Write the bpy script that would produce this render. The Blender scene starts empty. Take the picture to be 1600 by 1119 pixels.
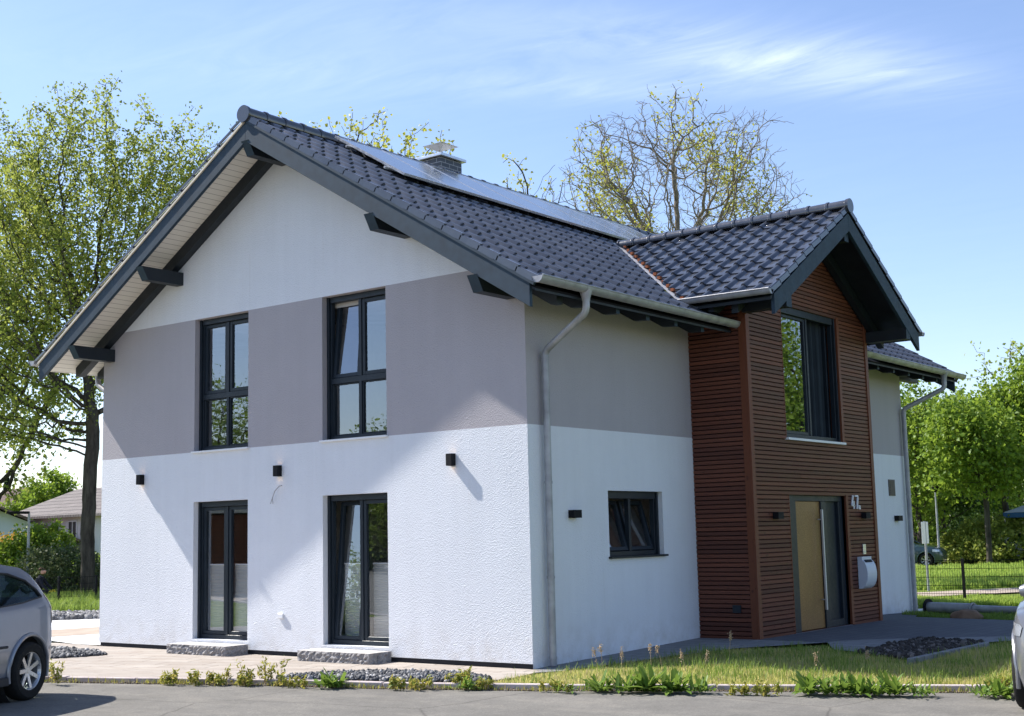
import bpy, bmesh, math, random
import numpy as np
from mathutils import Vector, Matrix
R = math.radians
sc = bpy.context.scene
COL = sc.collection
rng = np.random.default_rng(7)
random.seed(7)

# ------------------------------------------------------------------ camera, world, sun, exposure
CAM = np.array([10.80562363, -14.36005196, 1.710113])
FW = np.array([-0.60419649, 0.78580483, 0.13212633])
RT = np.array([0.79071455, 0.61176841, -0.02258155])
UP = np.array([0.09857541, -0.09083052, 0.99097563])
cd = bpy.data.cameras.new('camera'); cam = bpy.data.objects.new('camera', cd); COL.objects.link(cam)
cd.sensor_width = 36; cd.lens = 2070.96 * 36 / 1600; cd.clip_end = 3000; cd.clip_start = .1
cam.matrix_world = Matrix([[RT[0], UP[0], -FW[0], CAM[0]], [RT[1], UP[1], -FW[1], CAM[1]], [RT[2], UP[2], -FW[2], CAM[2]], [0, 0, 0, 1]])
sc.camera = cam

SUN = Vector((-4.16, -.87, 4.38)).normalized()
w = bpy.data.worlds.new('World'); sc.world = w; w.use_nodes = True
nt = w.node_tree; nt.nodes.clear()
N = nt.nodes.new; L = nt.links.new
wo = N('ShaderNodeOutputWorld'); bg = N('ShaderNodeBackground'); sky = N('ShaderNodeTexSky')
sky.sky_type = 'NISHITA'; sky.sun_disc = False
sky.sun_elevation = math.asin(SUN.z); sky.sun_rotation = math.atan2(SUN.x, SUN.y)
sky.air_density = 1.0; sky.dust_density = .35; sky.ozone_density = 3.0
bg.inputs[1].default_value = .115
# thin cirrus: a noise laid out on a flat cloud layer (direction.xy / direction.z), lit white
tc = N('ShaderNodeTexCoord'); sx = N('ShaderNodeSeparateXYZ'); L(tc.outputs['Generated'], sx.inputs[0])
def mth(op, a, b=None):
    n = N('ShaderNodeMath'); n.operation = op
    for i, v in enumerate((a, b)):
        if v is None: continue
        if isinstance(v, (int, float)): n.inputs[i].default_value = v
        else: L(v, n.inputs[i])
    return n.outputs[0]
zc = mth('MAXIMUM', sx.outputs[2], .05)
px_, py_ = mth('DIVIDE', sx.outputs[0], zc), mth('DIVIDE', sx.outputs[1], zc)
cb = N('ShaderNodeCombineXYZ'); L(px_, cb.inputs[0]); L(py_, cb.inputs[1])
mp = N('ShaderNodeMapping'); L(cb.outputs[0], mp.inputs[0]); mp.inputs['Rotation'].default_value = (0, 0, R(-62)); mp.inputs['Scale'].default_value = (.9, 2.2, 1)
n1 = N('ShaderNodeTexNoise'); n1.inputs['Scale'].default_value = 2.2; n1.inputs['Detail'].default_value = 7; n1.inputs['Roughness'].default_value = .62; n1.inputs['Distortion'].default_value = 1.6
L(mp.outputs[0], n1.inputs['Vector'])
def blob(cx, cy, ang, a, b):
    # soft elliptical patch of cloud on the layer
    dx, dy = mth('SUBTRACT', px_, cx), mth('SUBTRACT', py_, cy)
    c, s = math.cos(R(ang)), math.sin(R(ang))
    u = mth('DIVIDE', mth('ADD', mth('MULTIPLY', dx, c), mth('MULTIPLY', dy, s)), a)
    v = mth('DIVIDE', mth('SUBTRACT', mth('MULTIPLY', dy, c), mth('MULTIPLY', dx, s)), b)
    r2 = mth('ADD', mth('MULTIPLY', u, u), mth('MULTIPLY', v, v))
    return mth('POWER', 2.718, mth('MULTIPLY', r2, -1.0))
msk = mth('ADD', blob(-1.17, 2.62, 58, .36, .15), mth('MULTIPLY', blob(-1.62, 2.40, 45, .30, .10), .45))
msk = mth('ADD', msk, mth('MULTIPLY', blob(-2.0, 1.9, 40, .5, .25), .25))
msk = mth('ADD', msk, mth('MULTIPLY', blob(-1.45, 2.1, 50, .5, .14), .25))
msk = mth('ADD', msk, .04)
cr = N('ShaderNodeMapRange'); L(n1.outputs[0], cr.inputs[0]); cr.inputs[1].default_value = .22; cr.inputs[2].default_value = .85
cl = mth('MINIMUM', mth('MULTIPLY', mth('MULTIPLY', cr.outputs[0], msk), .62), .7)
mx = N('ShaderNodeMixRGB'); L(cl, mx.inputs[0]); tn = N('ShaderNodeMixRGB'); tn.blend_type = 'MULTIPLY'; tn.inputs[0].default_value = 1; L(sky.outputs[0], tn.inputs[1]); tn.inputs[2].default_value = (1.02, .955, .99, 1); L(tn.outputs[0], mx.inputs[1]); mx.inputs[2].default_value = (6.6, 7.2, 8.2, 1)
L(mx.outputs[0], bg.inputs[0]); L(bg.outputs[0], wo.inputs[0])
sl = bpy.data.lights.new('sun', 'SUN'); sl.energy = 4.9; sl.angle = R(.6); sl.color = (1, .95, .88)
so = bpy.data.objects.new('sun', sl); COL.objects.link(so); so.rotation_euler = SUN.to_track_quat('Z', 'Y').to_euler()
sc.view_settings.view_transform = 'Standard'; sc.view_settings.look = 'None'; sc.view_settings.gamma = 1; sc.view_settings.exposure = .93
sc.cycles.transparent_max_bounces = 16

# ------------------------------------------------------------------ helpers
def G(u, v, z=-.07):
    """ground point seen at photo pixel (u,v) - used to read plan positions off the photo"""
    d = FW + RT * (u - 800) / 2070.96 - UP * (v - 559.5) / 2070.96
    t = (z - CAM[2]) / d[2]; return CAM + t * d
def AT(u, v, dist):
    d = FW + RT * (u - 800) / 2070.96 - UP * (v - 559.5) / 2070.96
    return CAM + d / math.hypot(d[0], d[1]) * dist

class NT:
    def __init__(s, name, rough=.6, spec=.4):
        s.m = bpy.data.materials.new(name); s.m.use_nodes = True; s.t = s.m.node_tree
        s.b = s.t.nodes['Principled BSDF']; s.out = s.t.nodes['Material Output']
        s.b.inputs['Roughness'].default_value = rough; s.b.inputs['Specular IOR Level'].default_value = spec
    def n(s, typ, **k):
        n = s.t.nodes.new('ShaderNode' + typ)
        for a, v in k.items():
            if a.startswith('_'): setattr(n, a[1:], v)
            else:
                key = a.replace('__', ' ')
                n.inputs[key].default_value = v
        return n
    def l(s, a, b): s.t.links.new(a, b)
    def noise(s, scale, detail=4, rough=.55, vec=None, dist=0):
        n = s.n('TexNoise', Scale=scale, Detail=detail, Roughness=rough, Distortion=dist)
        s.l(vec if vec is not None else s.pos(), n.inputs['Vector']); return n.outputs[0]
    def pos(s):
        if not hasattr(s, '_p'): s._p = s.n('NewGeometry')
        return s._p.outputs['Position']
    def island(s):
        s.pos(); return s._p.outputs['Random Per Island']
    def map(s, scale, rot=(0, 0, 0)):
        m = s.n('Mapping'); m.inputs['Scale'].default_value = scale; m.inputs['Rotation'].default_value = rot
        s.l(s.pos(), m.inputs[0]); return m.outputs[0]
    def ramp(s, fac, stops):
        r = s.n('ValToRGB'); cr = r.color_ramp
        while len(cr.elements) < len(stops): cr.elements.new(.5)
        for e, (p, c) in zip(cr.elements, stops): e.position = p; e.color = (*c, 1)
        s.l(fac, r.inputs[0]); return r.outputs[0]
    def mix(s, fac, a, b, mode='MIX'):
        m = s.n('MixRGB'); m.blend_type = mode
        for i, v in enumerate((fac, a, b)):
            if isinstance(v, (int, float)): m.inputs[i].default_value = v
            elif isinstance(v, tuple): m.inputs[i].default_value = (*v, 1)
            else: s.l(v, m.inputs[i])
        return m.outputs[0]
    def math(s, op, a, b=0.0):
        m = s.n('Math'); m.operation = op
        for i, v in enumerate((a, b)):
            if isinstance(v, (int, float)): m.inputs[i].default_value = v
            else: s.l(v, m.inputs[i])
        return m.outputs[0]
    def color(s, c):
        if isinstance(c, tuple): s.b.inputs['Base Color'].default_value = (*c, 1)
        else: s.l(c, s.b.inputs['Base Color'])
    def bump(s, h, strength, dist=.01, prev=None):
        b = s.n('Bump', Strength=strength, Distance=dist); s.l(h, b.inputs['Height'])
        if prev is not None: s.l(prev, b.inputs['Normal'])
        s.l(b.outputs[0], s.b.inputs['Normal']); return b.outputs[0]
    def mr(s, v, a, b, c, d):
        m = s.n('MapRange'); s.l(v, m.inputs[0])
        for i, x in enumerate((a, b, c, d)): m.inputs[i + 1].default_value = x
        return m.outputs[0]

def plain(name, c, rough=.6, spec=.4, metal=0, var=.12, vs=3.0, bump=0, bs=60):
    m = NT(name, rough, spec); m.b.inputs['Metallic'].default_value = metal
    n = m.noise(vs, 5)
    m.color(m.mix(m.mr(n, .3, .7, 0, 1), tuple(x * (1 - var) for x in c), tuple(min(1, x * (1 + var)) for x in c)))
    m.l(m.mr(m.noise(vs * 4, 4), .3, .7, max(.03, rough - .07), min(1, rough + .07)), m.b.inputs['Roughness'])
    if bump: m.bump(m.noise(bs, 3), bump, .005)
    return m.m
M = {}
def stucco(name, c):
    m = NT(name, .92, .15)
    big = m.noise(.55, 5, .6); streak = m.noise(1, 5, .6, m.map((5, 5, .35)))
    f = m.math('ADD', m.math('MULTIPLY', big, .6), m.math('MULTIPLY', streak, .4))
    g = m.noise(120, 2)
    col = m.mix(m.mr(f, .35, .65, 0, 1), tuple(x * .95 for x in c), tuple(min(1, x * 1.03) for x in c))
    m.color(m.mix(m.mr(g, .35, .65, 0, .16), col, tuple(x * .72 for x in c)))
    sp = m.n('SeparateXYZ'); m.l(m.pos(), sp.inputs[0])
    low = m.math('MULTIPLY', m.mr(sp.outputs[2], .0, .55, 1, 0), m.mr(m.noise(3.5, 6, .7), .42, .7, 0, .55))
    run = m.math('MULTIPLY', m.mr(m.noise(1, 4, .6, m.map((9, 9, .25))), .60, .78, 0, .22), m.mr(m.noise(.8, 3), .45, .6, 0, 1))
    cur = m.b.inputs['Base Color'].links[0].from_socket
    m.color(m.mix(m.math('MAXIMUM', low, run), cur, tuple(x * f for x, f in zip(c, (.66, .60, .52)))))
    v = m.n('TexVoronoi', Scale=62.0); m.l(m.pos(), v.inputs['Vector'])
    b = m.bump(v.outputs['Distance'], .55, .009)
    m.bump(m.noise(45, 3), .35, .01, b)
    return m.m
M['white'] = stucco('white_render', (.75, .77, .81))
M['grey'] = stucco('mauve_grey_render', (.43, .405, .425))
M['dark'] = plain('anthracite_frame', (.014, .021, .030), .42, .3, var=.15)
M['paint'] = plain('blue_grey_timber_paint', (.020, .040, .062), .6, .3, var=.2, vs=6, bump=.15, bs=90)
M['soot'] = plain('dark_timber_paint', (.012, .018, .025), .55, .4, var=.2)
M['zinc'] = plain('zinc', (.33, .335, .355), .45, .5, .25, .25, 5, bump=.06, bs=8)
M['whitemetal'] = plain('white_metal', (.75, .76, .78), .35, .5, 0, .04)
M['alu'] = plain('aluminium', (.62, .63, .65), .3, .5, .8, .08)
M['black'] = plain('black_metal', (.008, .008, .010), .65, .2)
M['steel'] = plain('brushed_steel', (.55, .56, .58), .45, .5, .6, .08)
M['plaster_in'] = plain('interior_plaster', (.55, .53, .5), .9, .1)
M['floor_in'] = plain('interior_floor', (.25, .17, .1), .5, .3)
M['plinth'] = plain('plinth', (.03, .03, .034), .8, .2)
M['tileunder'] = plain('roof_underlay', (.012, .012, .015), .9, .1)
M['valley'] = plain('valley_metal', (.62, .60, .58), .45, .4, .3, .15, 6)
M['clay'] = plain('cut_clay', (.28, .10, .05), .9, .1, 0, .4, 30)
M['cable'] = plain('cable', (.35, .35, .36), .6)
def soffit():
    m = NT('white_soffit_boards', .6, .3)
    wv = m.n('TexWave', Scale=1.0, Distortion=0.0); wv.wave_type = 'BANDS'; wv.bands_direction = 'X'; wv.wave_profile = 'SAW'
    m.l(m.map((1.55 * 2, 0, 0)), wv.inputs[0])
    line = m.math('GREATER_THAN', wv.outputs['Fac'], .93)
    m.color(m.mix(line, (.72, .69, .62), (.25, .23, .2))); return m.m
M['soffit'] = soffit(); M['soffit2'] = plain('cream_batten', (.62, .56, .46), .7, .2)
def tile():
    m = NT('dark_blue_glazed_roof_tile', .25, .8)
    n = m.noise(1.3, 5); isl = m.noise(14, 4)
    m.color(m.mix(m.mr(n, .3, .7, 0, 1), (.046, .051, .066), (.068, .074, .090)))
    m.l(m.mr(isl, .3, .7, .09, .22), m.b.inputs['Roughness'])
    isl2 = m.island(); hv = m.n('HueSaturation'); m.l(m.mr(m.noise(2.8, 2, .5), .3, .7, .8, 1.2), hv.inputs['Value']); m.l(m.b.inputs['Base Color'].links[0].from_socket, hv.inputs['Color']); m.color(hv.outputs[0])
    return m.m
M['tile'] = tile()
def wood(name, a, b, c, horizontal=True):
    m = NT(name, .55, .3)
    grain = m.noise(1, 6, .65, m.map((1.2, 1.2, 60) if horizontal else (50, 50, 1.2)))
    isl = m.island(); kn = m.noise(3.2, 3)
    col = m.mix(m.mr(grain, .3, .7, 0, 1), a, b)
    col = m.mix(m.mr(isl, 0, 1, 0, .95), col, c)
    kn2 = m.math('GREATER_THAN', m.noise(7, 2, .5, m.map((1, 1, 2.2) if horizontal else (2, 2, 1))), .69)
    col = m.mix(m.math('MULTIPLY', kn2, .65), col, (.025, .008, .004))
    wash = m.noise(.5, 3)
    col = m.mix(m.mr(wash, .35, .65, 0, .35), col, a)
    m.color(col); m.l(m.mr(grain, .3, .7, .42, .62), m.b.inputs['Roughness']); m.bump(grain, .25, .004); return m.m
M['slat'] = wood('red_brown_larch_slats', (.125, .042, .026), (.22, .074, .043), (.085, .030, .021))
M['post'] = wood('red_brown_corner_post', (.16, .046, .020), (.24, .078, .033), (.13, .04, .018), False)
def glass(name, tint=(1, 1, 1), refl=1.0, base=.06):
    m = bpy.data.materials.new(name); m.use_nodes = True; t = m.node_tree; t.nodes.clear()
    o = t.nodes.new('ShaderNodeOutputMaterial'); mx = t.nodes.new('ShaderNodeMixShader'); tr = t.nodes.new('ShaderNodeBsdfTransparent'); gl = t.nodes.new('ShaderNodeBsdfGlossy')
    lw = t.nodes.new('ShaderNodeLayerWeight'); lw.inputs[0].default_value = .5; fr = t.nodes.new('ShaderNodeMath'); fr.operation = 'POWER'; fr.inputs[1].default_value = 4.0; t.links.new(lw.outputs['Facing'], fr.inputs[0])
    mr = t.nodes.new('ShaderNodeMapRange'); mr.inputs[1].default_value = .0; mr.inputs[2].default_value = 1; mr.inputs[3].default_value = base; mr.inputs[4].default_value = refl
    ns = t.nodes.new('ShaderNodeTexNoise'); ns.inputs['Scale'].default_value = 1.6; bp = t.nodes.new('ShaderNodeBump'); bp.inputs['Strength'].default_value = .03; bp.inputs['Distance'].default_value = .02
    t.links.new(ns.outputs[0], bp.inputs['Height']); t.links.new(bp.outputs[0], gl.inputs['Normal'])
    gl.inputs['Roughness'].default_value = .01; gl.inputs['Color'].default_value = (.88, .94, 1, 1); tr.inputs[0].default_value = (*tint, 1)
    L = t.links.new; L(fr.outputs[0], mr.inputs[0]); L(mr.outputs[0], mx.inputs[0]); L(tr.outputs[0], mx.inputs[1]); L(gl.outputs[0], mx.inputs[2]); L(mx.outputs[0], o.inputs[0])
    return m
M['glass'] = glass('window_glass', (.92, .94, .94), 1.0, .22)
M['carglass'] = glass('car_glass', (.5, .6, .57), 1.0, .12)
def emis(name, c, s):
    m = NT(name); m.b.inputs['Emission Color'].default_value = (*c, 1); m.b.inputs['Emission Strength'].default_value = s; return m.m
M['lampglow'] = emis('lamp_lens', (1, .62, .32), 5)

class MB:
    def __init__(s): s.v = []; s.f = []; s.m = []; s.mats = []
    def mi(s, mat):
        if mat not in s.mats: s.mats.append(mat)
        return s.mats.index(mat)
    def add(s, vs, fs, mat):
        o = len(s.v); i = s.mi(mat); s.v += [tuple(map(float, v)) for v in vs]
        s.f += [tuple(o + k for k in f) for f in fs]; s.m += [i] * len(fs)
    def box(s, x0, x1, y0, y1, z0, z1, mat):
        s.add([(x, y, z) for z in (z0, z1) for y in (y0, y1) for x in (x0, x1)],
              [(0, 2, 3, 1), (4, 5, 7, 6), (0, 1, 5, 4), (2, 6, 7, 3), (0, 4, 6, 2), (1, 3, 7, 5)], mat)
    def prism(s, poly, ax, a, b, mat):
        """poly: 2-D outline, extruded along axis ax from a to b"""
        def P(q, t):
            q = list(q); q.insert(ax, t); return q
        n = len(poly); vs = [P(q, a) for q in poly] + [P(q, b) for q in poly]
        s.add(vs, [tuple(range(n))[::-1], tuple(range(n, 2 * n))] + [(i, (i + 1) % n, n + (i + 1) % n, n + i) for i in range(n)], mat)
    def beam(s, p, q, w, h, mat, up=(0, 0, 1)):
        p, q = Vector(p), Vector(q); d = (q - p).normalized(); r = d.cross(Vector(up)).normalized(); u = r.cross(d)
        vs = [c + r * a * w / 2 + u * b * h / 2 for c in (p, q) for a, b in ((-1, -1), (1, -1), (1, 1), (-1, 1))]
        s.add(vs, [(3, 2, 1, 0), (4, 5, 6, 7)] + [(i, (i + 1) % 4, 4 + (i + 1) % 4, 4 + i) for i in range(4)], mat)
    def tube(s, pts, r, mat, n=12, caps=True):
        pts = [Vector(p) for p in pts]; rs = r if isinstance(r, (list, tuple)) else [r] * len(pts); o = []; ref = None
        for i, p in enumerate(pts):
            d = (pts[min(i + 1, len(pts) - 1)] - pts[max(i - 1, 0)]).normalized()
            if ref is None: ref = Vector((0, 0, 1)) if abs(d.z) < .9 else Vector((1, 0, 0))
            a = (ref - d * ref.dot(d)).normalized(); ref = a; b = d.cross(a)
            o += [p + (a * math.cos(2 * math.pi * k / n) + b * math.sin(2 * math.pi * k / n)) * rs[i] for k in range(n)]
        fs = [(i * n + k, i * n + (k + 1) % n, (i + 1) * n + (k + 1) % n, (i + 1) * n + k) for i in range(len(pts) - 1) for k in range(n)]
        if caps: fs += [tuple(range(n))[::-1], tuple(range((len(pts) - 1) * n, len(pts) * n))]
        s.add(o, fs, mat)
    def lathe(s, prof, mat, c=(0, 0, 0), axis=(0, 1, 0), n=40):
        """prof: (radius, along-axis)"""
        ax = Vector(axis).normalized(); a = ax.orthogonal().normalized(); b = ax.cross(a); c = Vector(c)
        vs = [c + ax * h + (a * math.cos(2 * math.pi * k / n) + b * math.sin(2 * math.pi * k / n)) * r for r, h in prof for k in range(n)]
        s.add(vs, [(i * n + k, i * n + (k + 1) % n, (i + 1) * n + (k + 1) % n, (i + 1) * n + k) for i in range(len(prof) - 1) for k in range(n)], mat)
    def build(s, name, parent=None, smooth=False, bevel=0, label=None, weld=False):
        me = bpy.data.meshes.new(name); me.from_pydata(s.v, [], s.f)
        for m in s.mats: me.materials.append(m)
        me.polygons.foreach_set('material_index', s.m)
        bm = bmesh.new(); bm.from_mesh(me)
        if weld: bmesh.ops.remove_doubles(bm, verts=bm.verts, dist=1e-4)
        bmesh.ops.recalc_face_normals(bm, faces=bm.faces)
        if bevel: bmesh.ops.bevel(bm, geom=[e for e in bm.edges if len(e.link_faces) == 2 and e.calc_face_angle(0) > .5], offset=bevel, segments=1, affect='EDGES', clamp_overlap=True)
        bm.to_mesh(me); bm.free()
        if smooth:
            me.polygons.foreach_set('use_smooth', [True] * len(me.polygons))
            me.set_sharp_from_angle(angle=R(40))
        return link(name, me, parent, label)
def link(name, me, parent=None, label=None):
    o = bpy.data.objects.new(name, me); COL.objects.link(o)
    if parent: o.parent = parent
    if label: o['label'] = label
    return o
def fast(name, V, F, mats, midx=None, parent=None, smooth=False):
    """V (n,3), F (m,k) numpy, all faces with the same number of corners"""
    me = bpy.data.meshes.new(name); k = F.shape[1]
    me.vertices.add(len(V)); me.vertices.foreach_set('co', np.asarray(V, np.float32).ravel())
    me.loops.add(F.size); me.loops.foreach_set('vertex_index', F.astype(np.int32).ravel())
    me.polygons.add(len(F)); me.polygons.foreach_set('loop_start', np.arange(0, F.size, k, dtype=np.int32)); me.polygons.foreach_set('loop_total', np.full(len(F), k, np.int32))
    for m in mats: me.materials.append(m)
    if midx is not None: me.polygons.foreach_set('material_index', np.asarray(midx, np.int32))
    if smooth: me.polygons.foreach_set('use_smooth', np.ones(len(F), bool))
    me.update(calc_edges=True); me.validate()
    return link(name, me, parent)
def tag(o, label=None, cat=None, group=None, kind=None):
    for k, v in (('label', label), ('category', cat), ('group', group), ('kind', kind)):
        if v: o[k] = v
    return o
def thing(name, label, cat, loc=(0, 0, 0), rz=0, group=None):
    o = bpy.data.objects.new(name, None); COL.objects.link(o); o.location = loc; o.rotation_euler = (0, 0, rz); o.empty_display_size = .2
    return tag(o, label, cat, group)

# ------------------------------------------------------------------ ground
ZK = .08                              # kerb top: the plot falls slightly from the kerb towards the house
KP = [tuple(G(u, v, ZK)[:2]) for u, v in ((107, 1058), (445, 1063), (600, 1067), (860, 1070), (1120, 1070), (1520, 1072))]
KD = np.array(KP[-1]) - np.array(KP[0]); KD /= np.linalg.norm(KD); KN = np.array([-KD[1], KD[0]])
def gz(x, y):
    b = float(np.interp(y, [-1e4, 0, 4.4, 9.2, 13.7, 30, 1e4], [-.07, -.07, .015, 0, -.12, -.12, -.12]))
    s = (x - KP[0][0]) * KN[0] + (y - KP[0][1]) * KN[1]; f = min(1, max(0, 1 - max(0, s) / float(np.interp(x, [.8, 2.5, 8, 20], [2.4, 5.5, 5.5, 2.4]))))
    return b + (ZK - b) * f
def GG(u, v, off=0):
    z = -.05
    for _ in range(25): q = G(u, v, z); z = .5 * z + .5 * (gz(q[0], q[1]) + off)
    return q
BIS = [((0, y, 0), (0, 1, 0)) for y in [-7, -6.2, -5.4, -4.6, -4, -3.4, -2.8, -2.2, -1.6, -1, -.5, 0, .5, 1, 1.6, 2.2, 3, 3.7, 4.4, 5.5, 9.2, 13.7, 20, 30]] + [((x, 0, 0), (1, 0, 0)) for x in [-26, -20, -15, -12, -10, -8, -6, -5, -4, -3, -2, -1, 0, .8, 1.6, 2.5, 3.5, 4.5, 5.5, 6.5, 8, 10, 13, 16, 20, 30]]
def region(name, poly, off, mat, kind='structure', thick=0):
    bm = bmesh.new(); vs = [bm.verts.new((p[0], p[1], 0)) for p in poly]; bm.faces.new(vs)
    for co, no in BIS: bmesh.ops.bisect_plane(bm, geom=bm.verts[:] + bm.edges[:] + bm.faces[:], plane_co=co, plane_no=no)
    for v in bm.verts: v.co.z = gz(v.co.x, v.co.y) + off
    bmesh.ops.recalc_face_normals(bm, faces=bm.faces)
    if bm.faces[0:1] and sum(f.normal.z for f in bm.faces) < 0: bmesh.ops.reverse_faces(bm, faces=bm.faces)
    me = bpy.data.meshes.new(name); bm.to_mesh(me); bm.free(); me.materials.append(mat)
    o = link(name, me); o['kind'] = kind; return o
def m_grassland():
    m = NT('lawn_soil', .95, .1)
    a = m.noise(.35, 6, .6); b = m.noise(9, 6, .7)
    f = m.math('ADD', m.math('MULTIPLY', a, .55), m.math('MULTIPLY', b, .45))
    m.color(m.ramp(f, [(.3, (.08, .115, .02)), (.5, (.13, .18, .03)), (.7, (.20, .24, .055))])); m.bump(m.noise(30, 4), .8, .05); return m.m
M['lawn'] = m_grassland()
def m_asphalt():
    m = NT('asphalt', .88, .25)
    a = m.noise(.8, 6, .65, m.map((1, 1, 1))); g = m.noise(260, 2); c = m.noise(4, 5, .7)
    col = m.ramp(m.math('ADD', m.math('MULTIPLY', a, .6), m.math('MULTIPLY', c, .4)), [(.3, (.125, .118, .106)), (.5, (.185, .175, .158)), (.7, (.26, .245, .215))])
    v = m.n('TexVoronoi', Scale=70.0); m.l(m.pos(), v.inputs['Vector'])
    col = m.mix(m.mr(v.outputs['Color'], 0, 1, 0, .7), col, (.09, .088, .08))
    col = m.mix(m.mr(m.noise(1.1, 5, .7, m.map((.5, 1.6, 1), (0, 0, R(-20)))), .50, .78, 0, .3), col, (.34, .31, .26))
    crk = m.n('TexVoronoi', Scale=.33); crk.feature = 'DISTANCE_TO_EDGE'; wv = m.n('MixRGB'); wv.inputs[0].default_value = .12; m.l(m.pos(), wv.inputs[1]); wn_ = m.n('TexNoise', Scale=2.0, Detail=6); m.l(m.pos(), wn_.inputs['Vector']); m.l(wn_.outputs['Color'], wv.inputs[2]); m.l(wv.outputs[0], crk.inputs['Vector'])
    col = m.mix(m.mr(crk.outputs['Distance'], 0, .006, .55, 0), col, (.05, .045, .04))
    spots = m.math('GREATER_THAN', m.noise(23, 3, .6), .70)
    col = m.mix(m.math('MULTIPLY', spots, .6), col, (.3, .27, .21))
    m.color(col); m.bump(g, .5, .006); return m.m
M['asphalt'] = m_asphalt()
def m_slabs(name, cols, sx, sy, rot, mortar=(.1, .09, .08), msz=.012):
    m = NT(name, .85, .2)
    br = m.n('TexBrick'); br.offset = .37; br.inputs['Scale'].default_value = 1; br.inputs['Brick Width'].default_value = sx; br.inputs['Row Height'].default_value = sy
    br.inputs['Mortar Size'].default_value = msz; br.inputs['Mortar Smooth'].default_value = .3
    br.inputs['Color1'].default_value = (*cols[0], 1); br.inputs['Color2'].default_value = (*cols[1], 1); br.inputs['Mortar'].default_value = (*mortar, 1)
    m.l(m.map((1, 1, 1), (0, 0, rot)), br.inputs[0])
    n = m.noise(1.6, 6, .7, m.map((1, 3, 1), (0, 0, rot))); col = m.mix(m.mr(n, .35, .7, 0, .75), br.outputs[0], cols[2])
    g = m.noise(70, 4, .7); m.color(m.mix(m.mr(g, .3, .7, 0, .3), col, tuple(x * .5 for x in cols[0])))
    b = m.bump(br.outputs['Fac'], -.5, .01); m.bump(m.noise(25, 5, .7), .35, .012, b); return m.m
M['slab'] = m_slabs('sandstone_terrace_slabs', ((.37, .335, .30), (.47, .43, .385), (.30, .245, .20)), .8, .4, R(-18))
M['paver'] = m_slabs('grey_pavers', ((.24, .24, .24), (.30, .30, .30), (.2, .2, .2)), .6, .3, 0, (.07, .07, .07), .01)
M['paver2'] = m_slabs('anthracite_pavers', ((.12, .125, .14), (.15, .155, .165), (.10, .105, .12)), .4, .2, R(90), (.05, .05, .05), .008)
M['concrete'] = plain('pale_concrete', (.62, .62, .62), .85, .2, 0, .06, 1.5, .2, 40)
M['kerb'] = plain('pinkish_kerb_stone', (.46, .40, .39), .9, .2, 0, .2, 5, .5, 50)
M['soil'] = plain('dark_soil', (.035, .028, .022), .95, .1, 0, .4, 12, .8, 30)

a_ = np.array(KP[0]); K = [tuple(a_ - KD * 70), tuple(a_ - KD * 5)] + KP + [tuple(np.array(KP[-1]) + KD * 6), tuple(np.array(KP[-1]) + KD * 70)]; ZR = ZK - .055
S = 120
base = region('ground', [(-400, -300), (400, -300), (400, 600), (-400, 600)], -.03, M['lawn'])
region('road', [(x, y) for x, y in K] + [(90, -70), (-90, -70)], -.026, M['asphalt'])
# sink the road: kerb face is a real step
for v in bpy.data.objects['road'].data.vertices: v.co.z = ZR
for v in base.data.vertices: pass
M['gcut'] = M['lawn']
# the ground sheet is cut along the kerb so that the road can lie lower
bm = bmesh.new(); bm.from_mesh(base.data)
def gcut(bm):
    bm.clear()
    back = [(-400, K[0][1] - 125)] + K + [(400, K[-1][1] + 125), (400, 600), (-400, 600)]
    front = [(-400, K[0][1] - 125)] + K + [(400, K[-1][1] + 125), (400, -300), (-400, -300)]
    for poly, z in ((back, None), (front, -.15)):
        vs = [bm.verts.new((x, y, -.15)) for x, y in poly]; bm.faces.new(vs)
    bmesh.ops.triangulate(bm, faces=bm.faces[:])
    bk = [v for v in bm.verts][:len(back)]
    for v in bk: v.co.z = -.10
    for co, no in BIS: bmesh.ops.bisect_plane(bm, geom=bm.verts[:] + bm.edges[:] + bm.faces[:], plane_co=co, plane_no=no)
    for v in bm.verts:
        if v.co.z > -.14: v.co.z = gz(v.co.x, v.co.y) - .03
        else: v.co.z = ZR - .03
    bmesh.ops.recalc_face_normals(bm, faces=bm.faces)
    for f in bm.faces:
        if f.normal.z < 0: f.normal_flip()
gcut(bm); bm.to_mesh(base.data); bm.free()
W_, L_ = 9.56, 13.5
TERR = [K[1]] + KP[:3] + [tuple(GG(745, 1069)[:2]), tuple(GG(800, 1060)[:2]), tuple(GG(834, 1052)[:2]), (.25, -.15), (.0, 0.0), (-9.56, 0.0), (-11.0, .1), (-14, -1.6)]
region('terrace', TERR, .004, M['slab'])
region('walkway', [(0, 0), (.25, -.15), tuple(GG(834, 1052)[:2]), tuple(GG(954, 1039)[:2]), (.95, 1.9), (1.3, 3.2), (2.2, 4.35), (1.1, 4.4), (0, 4.4)], .006, M['paver'])
region('entrance_paving', [(1.05, 4.4), (2.2, 4.35), (2.8, 4.35), (3.3, 5.6), (5.6, 7.1), (6.6, 6.6), (6.6, 9.4), (1.0, 11.0), (0, 13.9), (-.0, 9.24), (1.05, 9.24)], .008, M['paver2'])
region('walkway_strip', [(2.2, 4.35), (2.35, 4.75), (3.25, 5.7), (5.6, 7.2), (6.8, 6.2), tuple(GG(1600, 1001)[:2]), tuple(GG(1541, 1005)[:2]), tuple(GG(1441, 1000)[:2]), tuple(GG(1340, 1020)[:2]), tuple(GG(1303, 1016)[:2])], .012, M['paver'])
region('concrete_slab', [(-24, 3.0), (-10.3, .05), (-9.56, .1), (-9.56, 4.2), (-15.6, 6.2), (-26, 9.5)], .008, M['concrete'])
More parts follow.
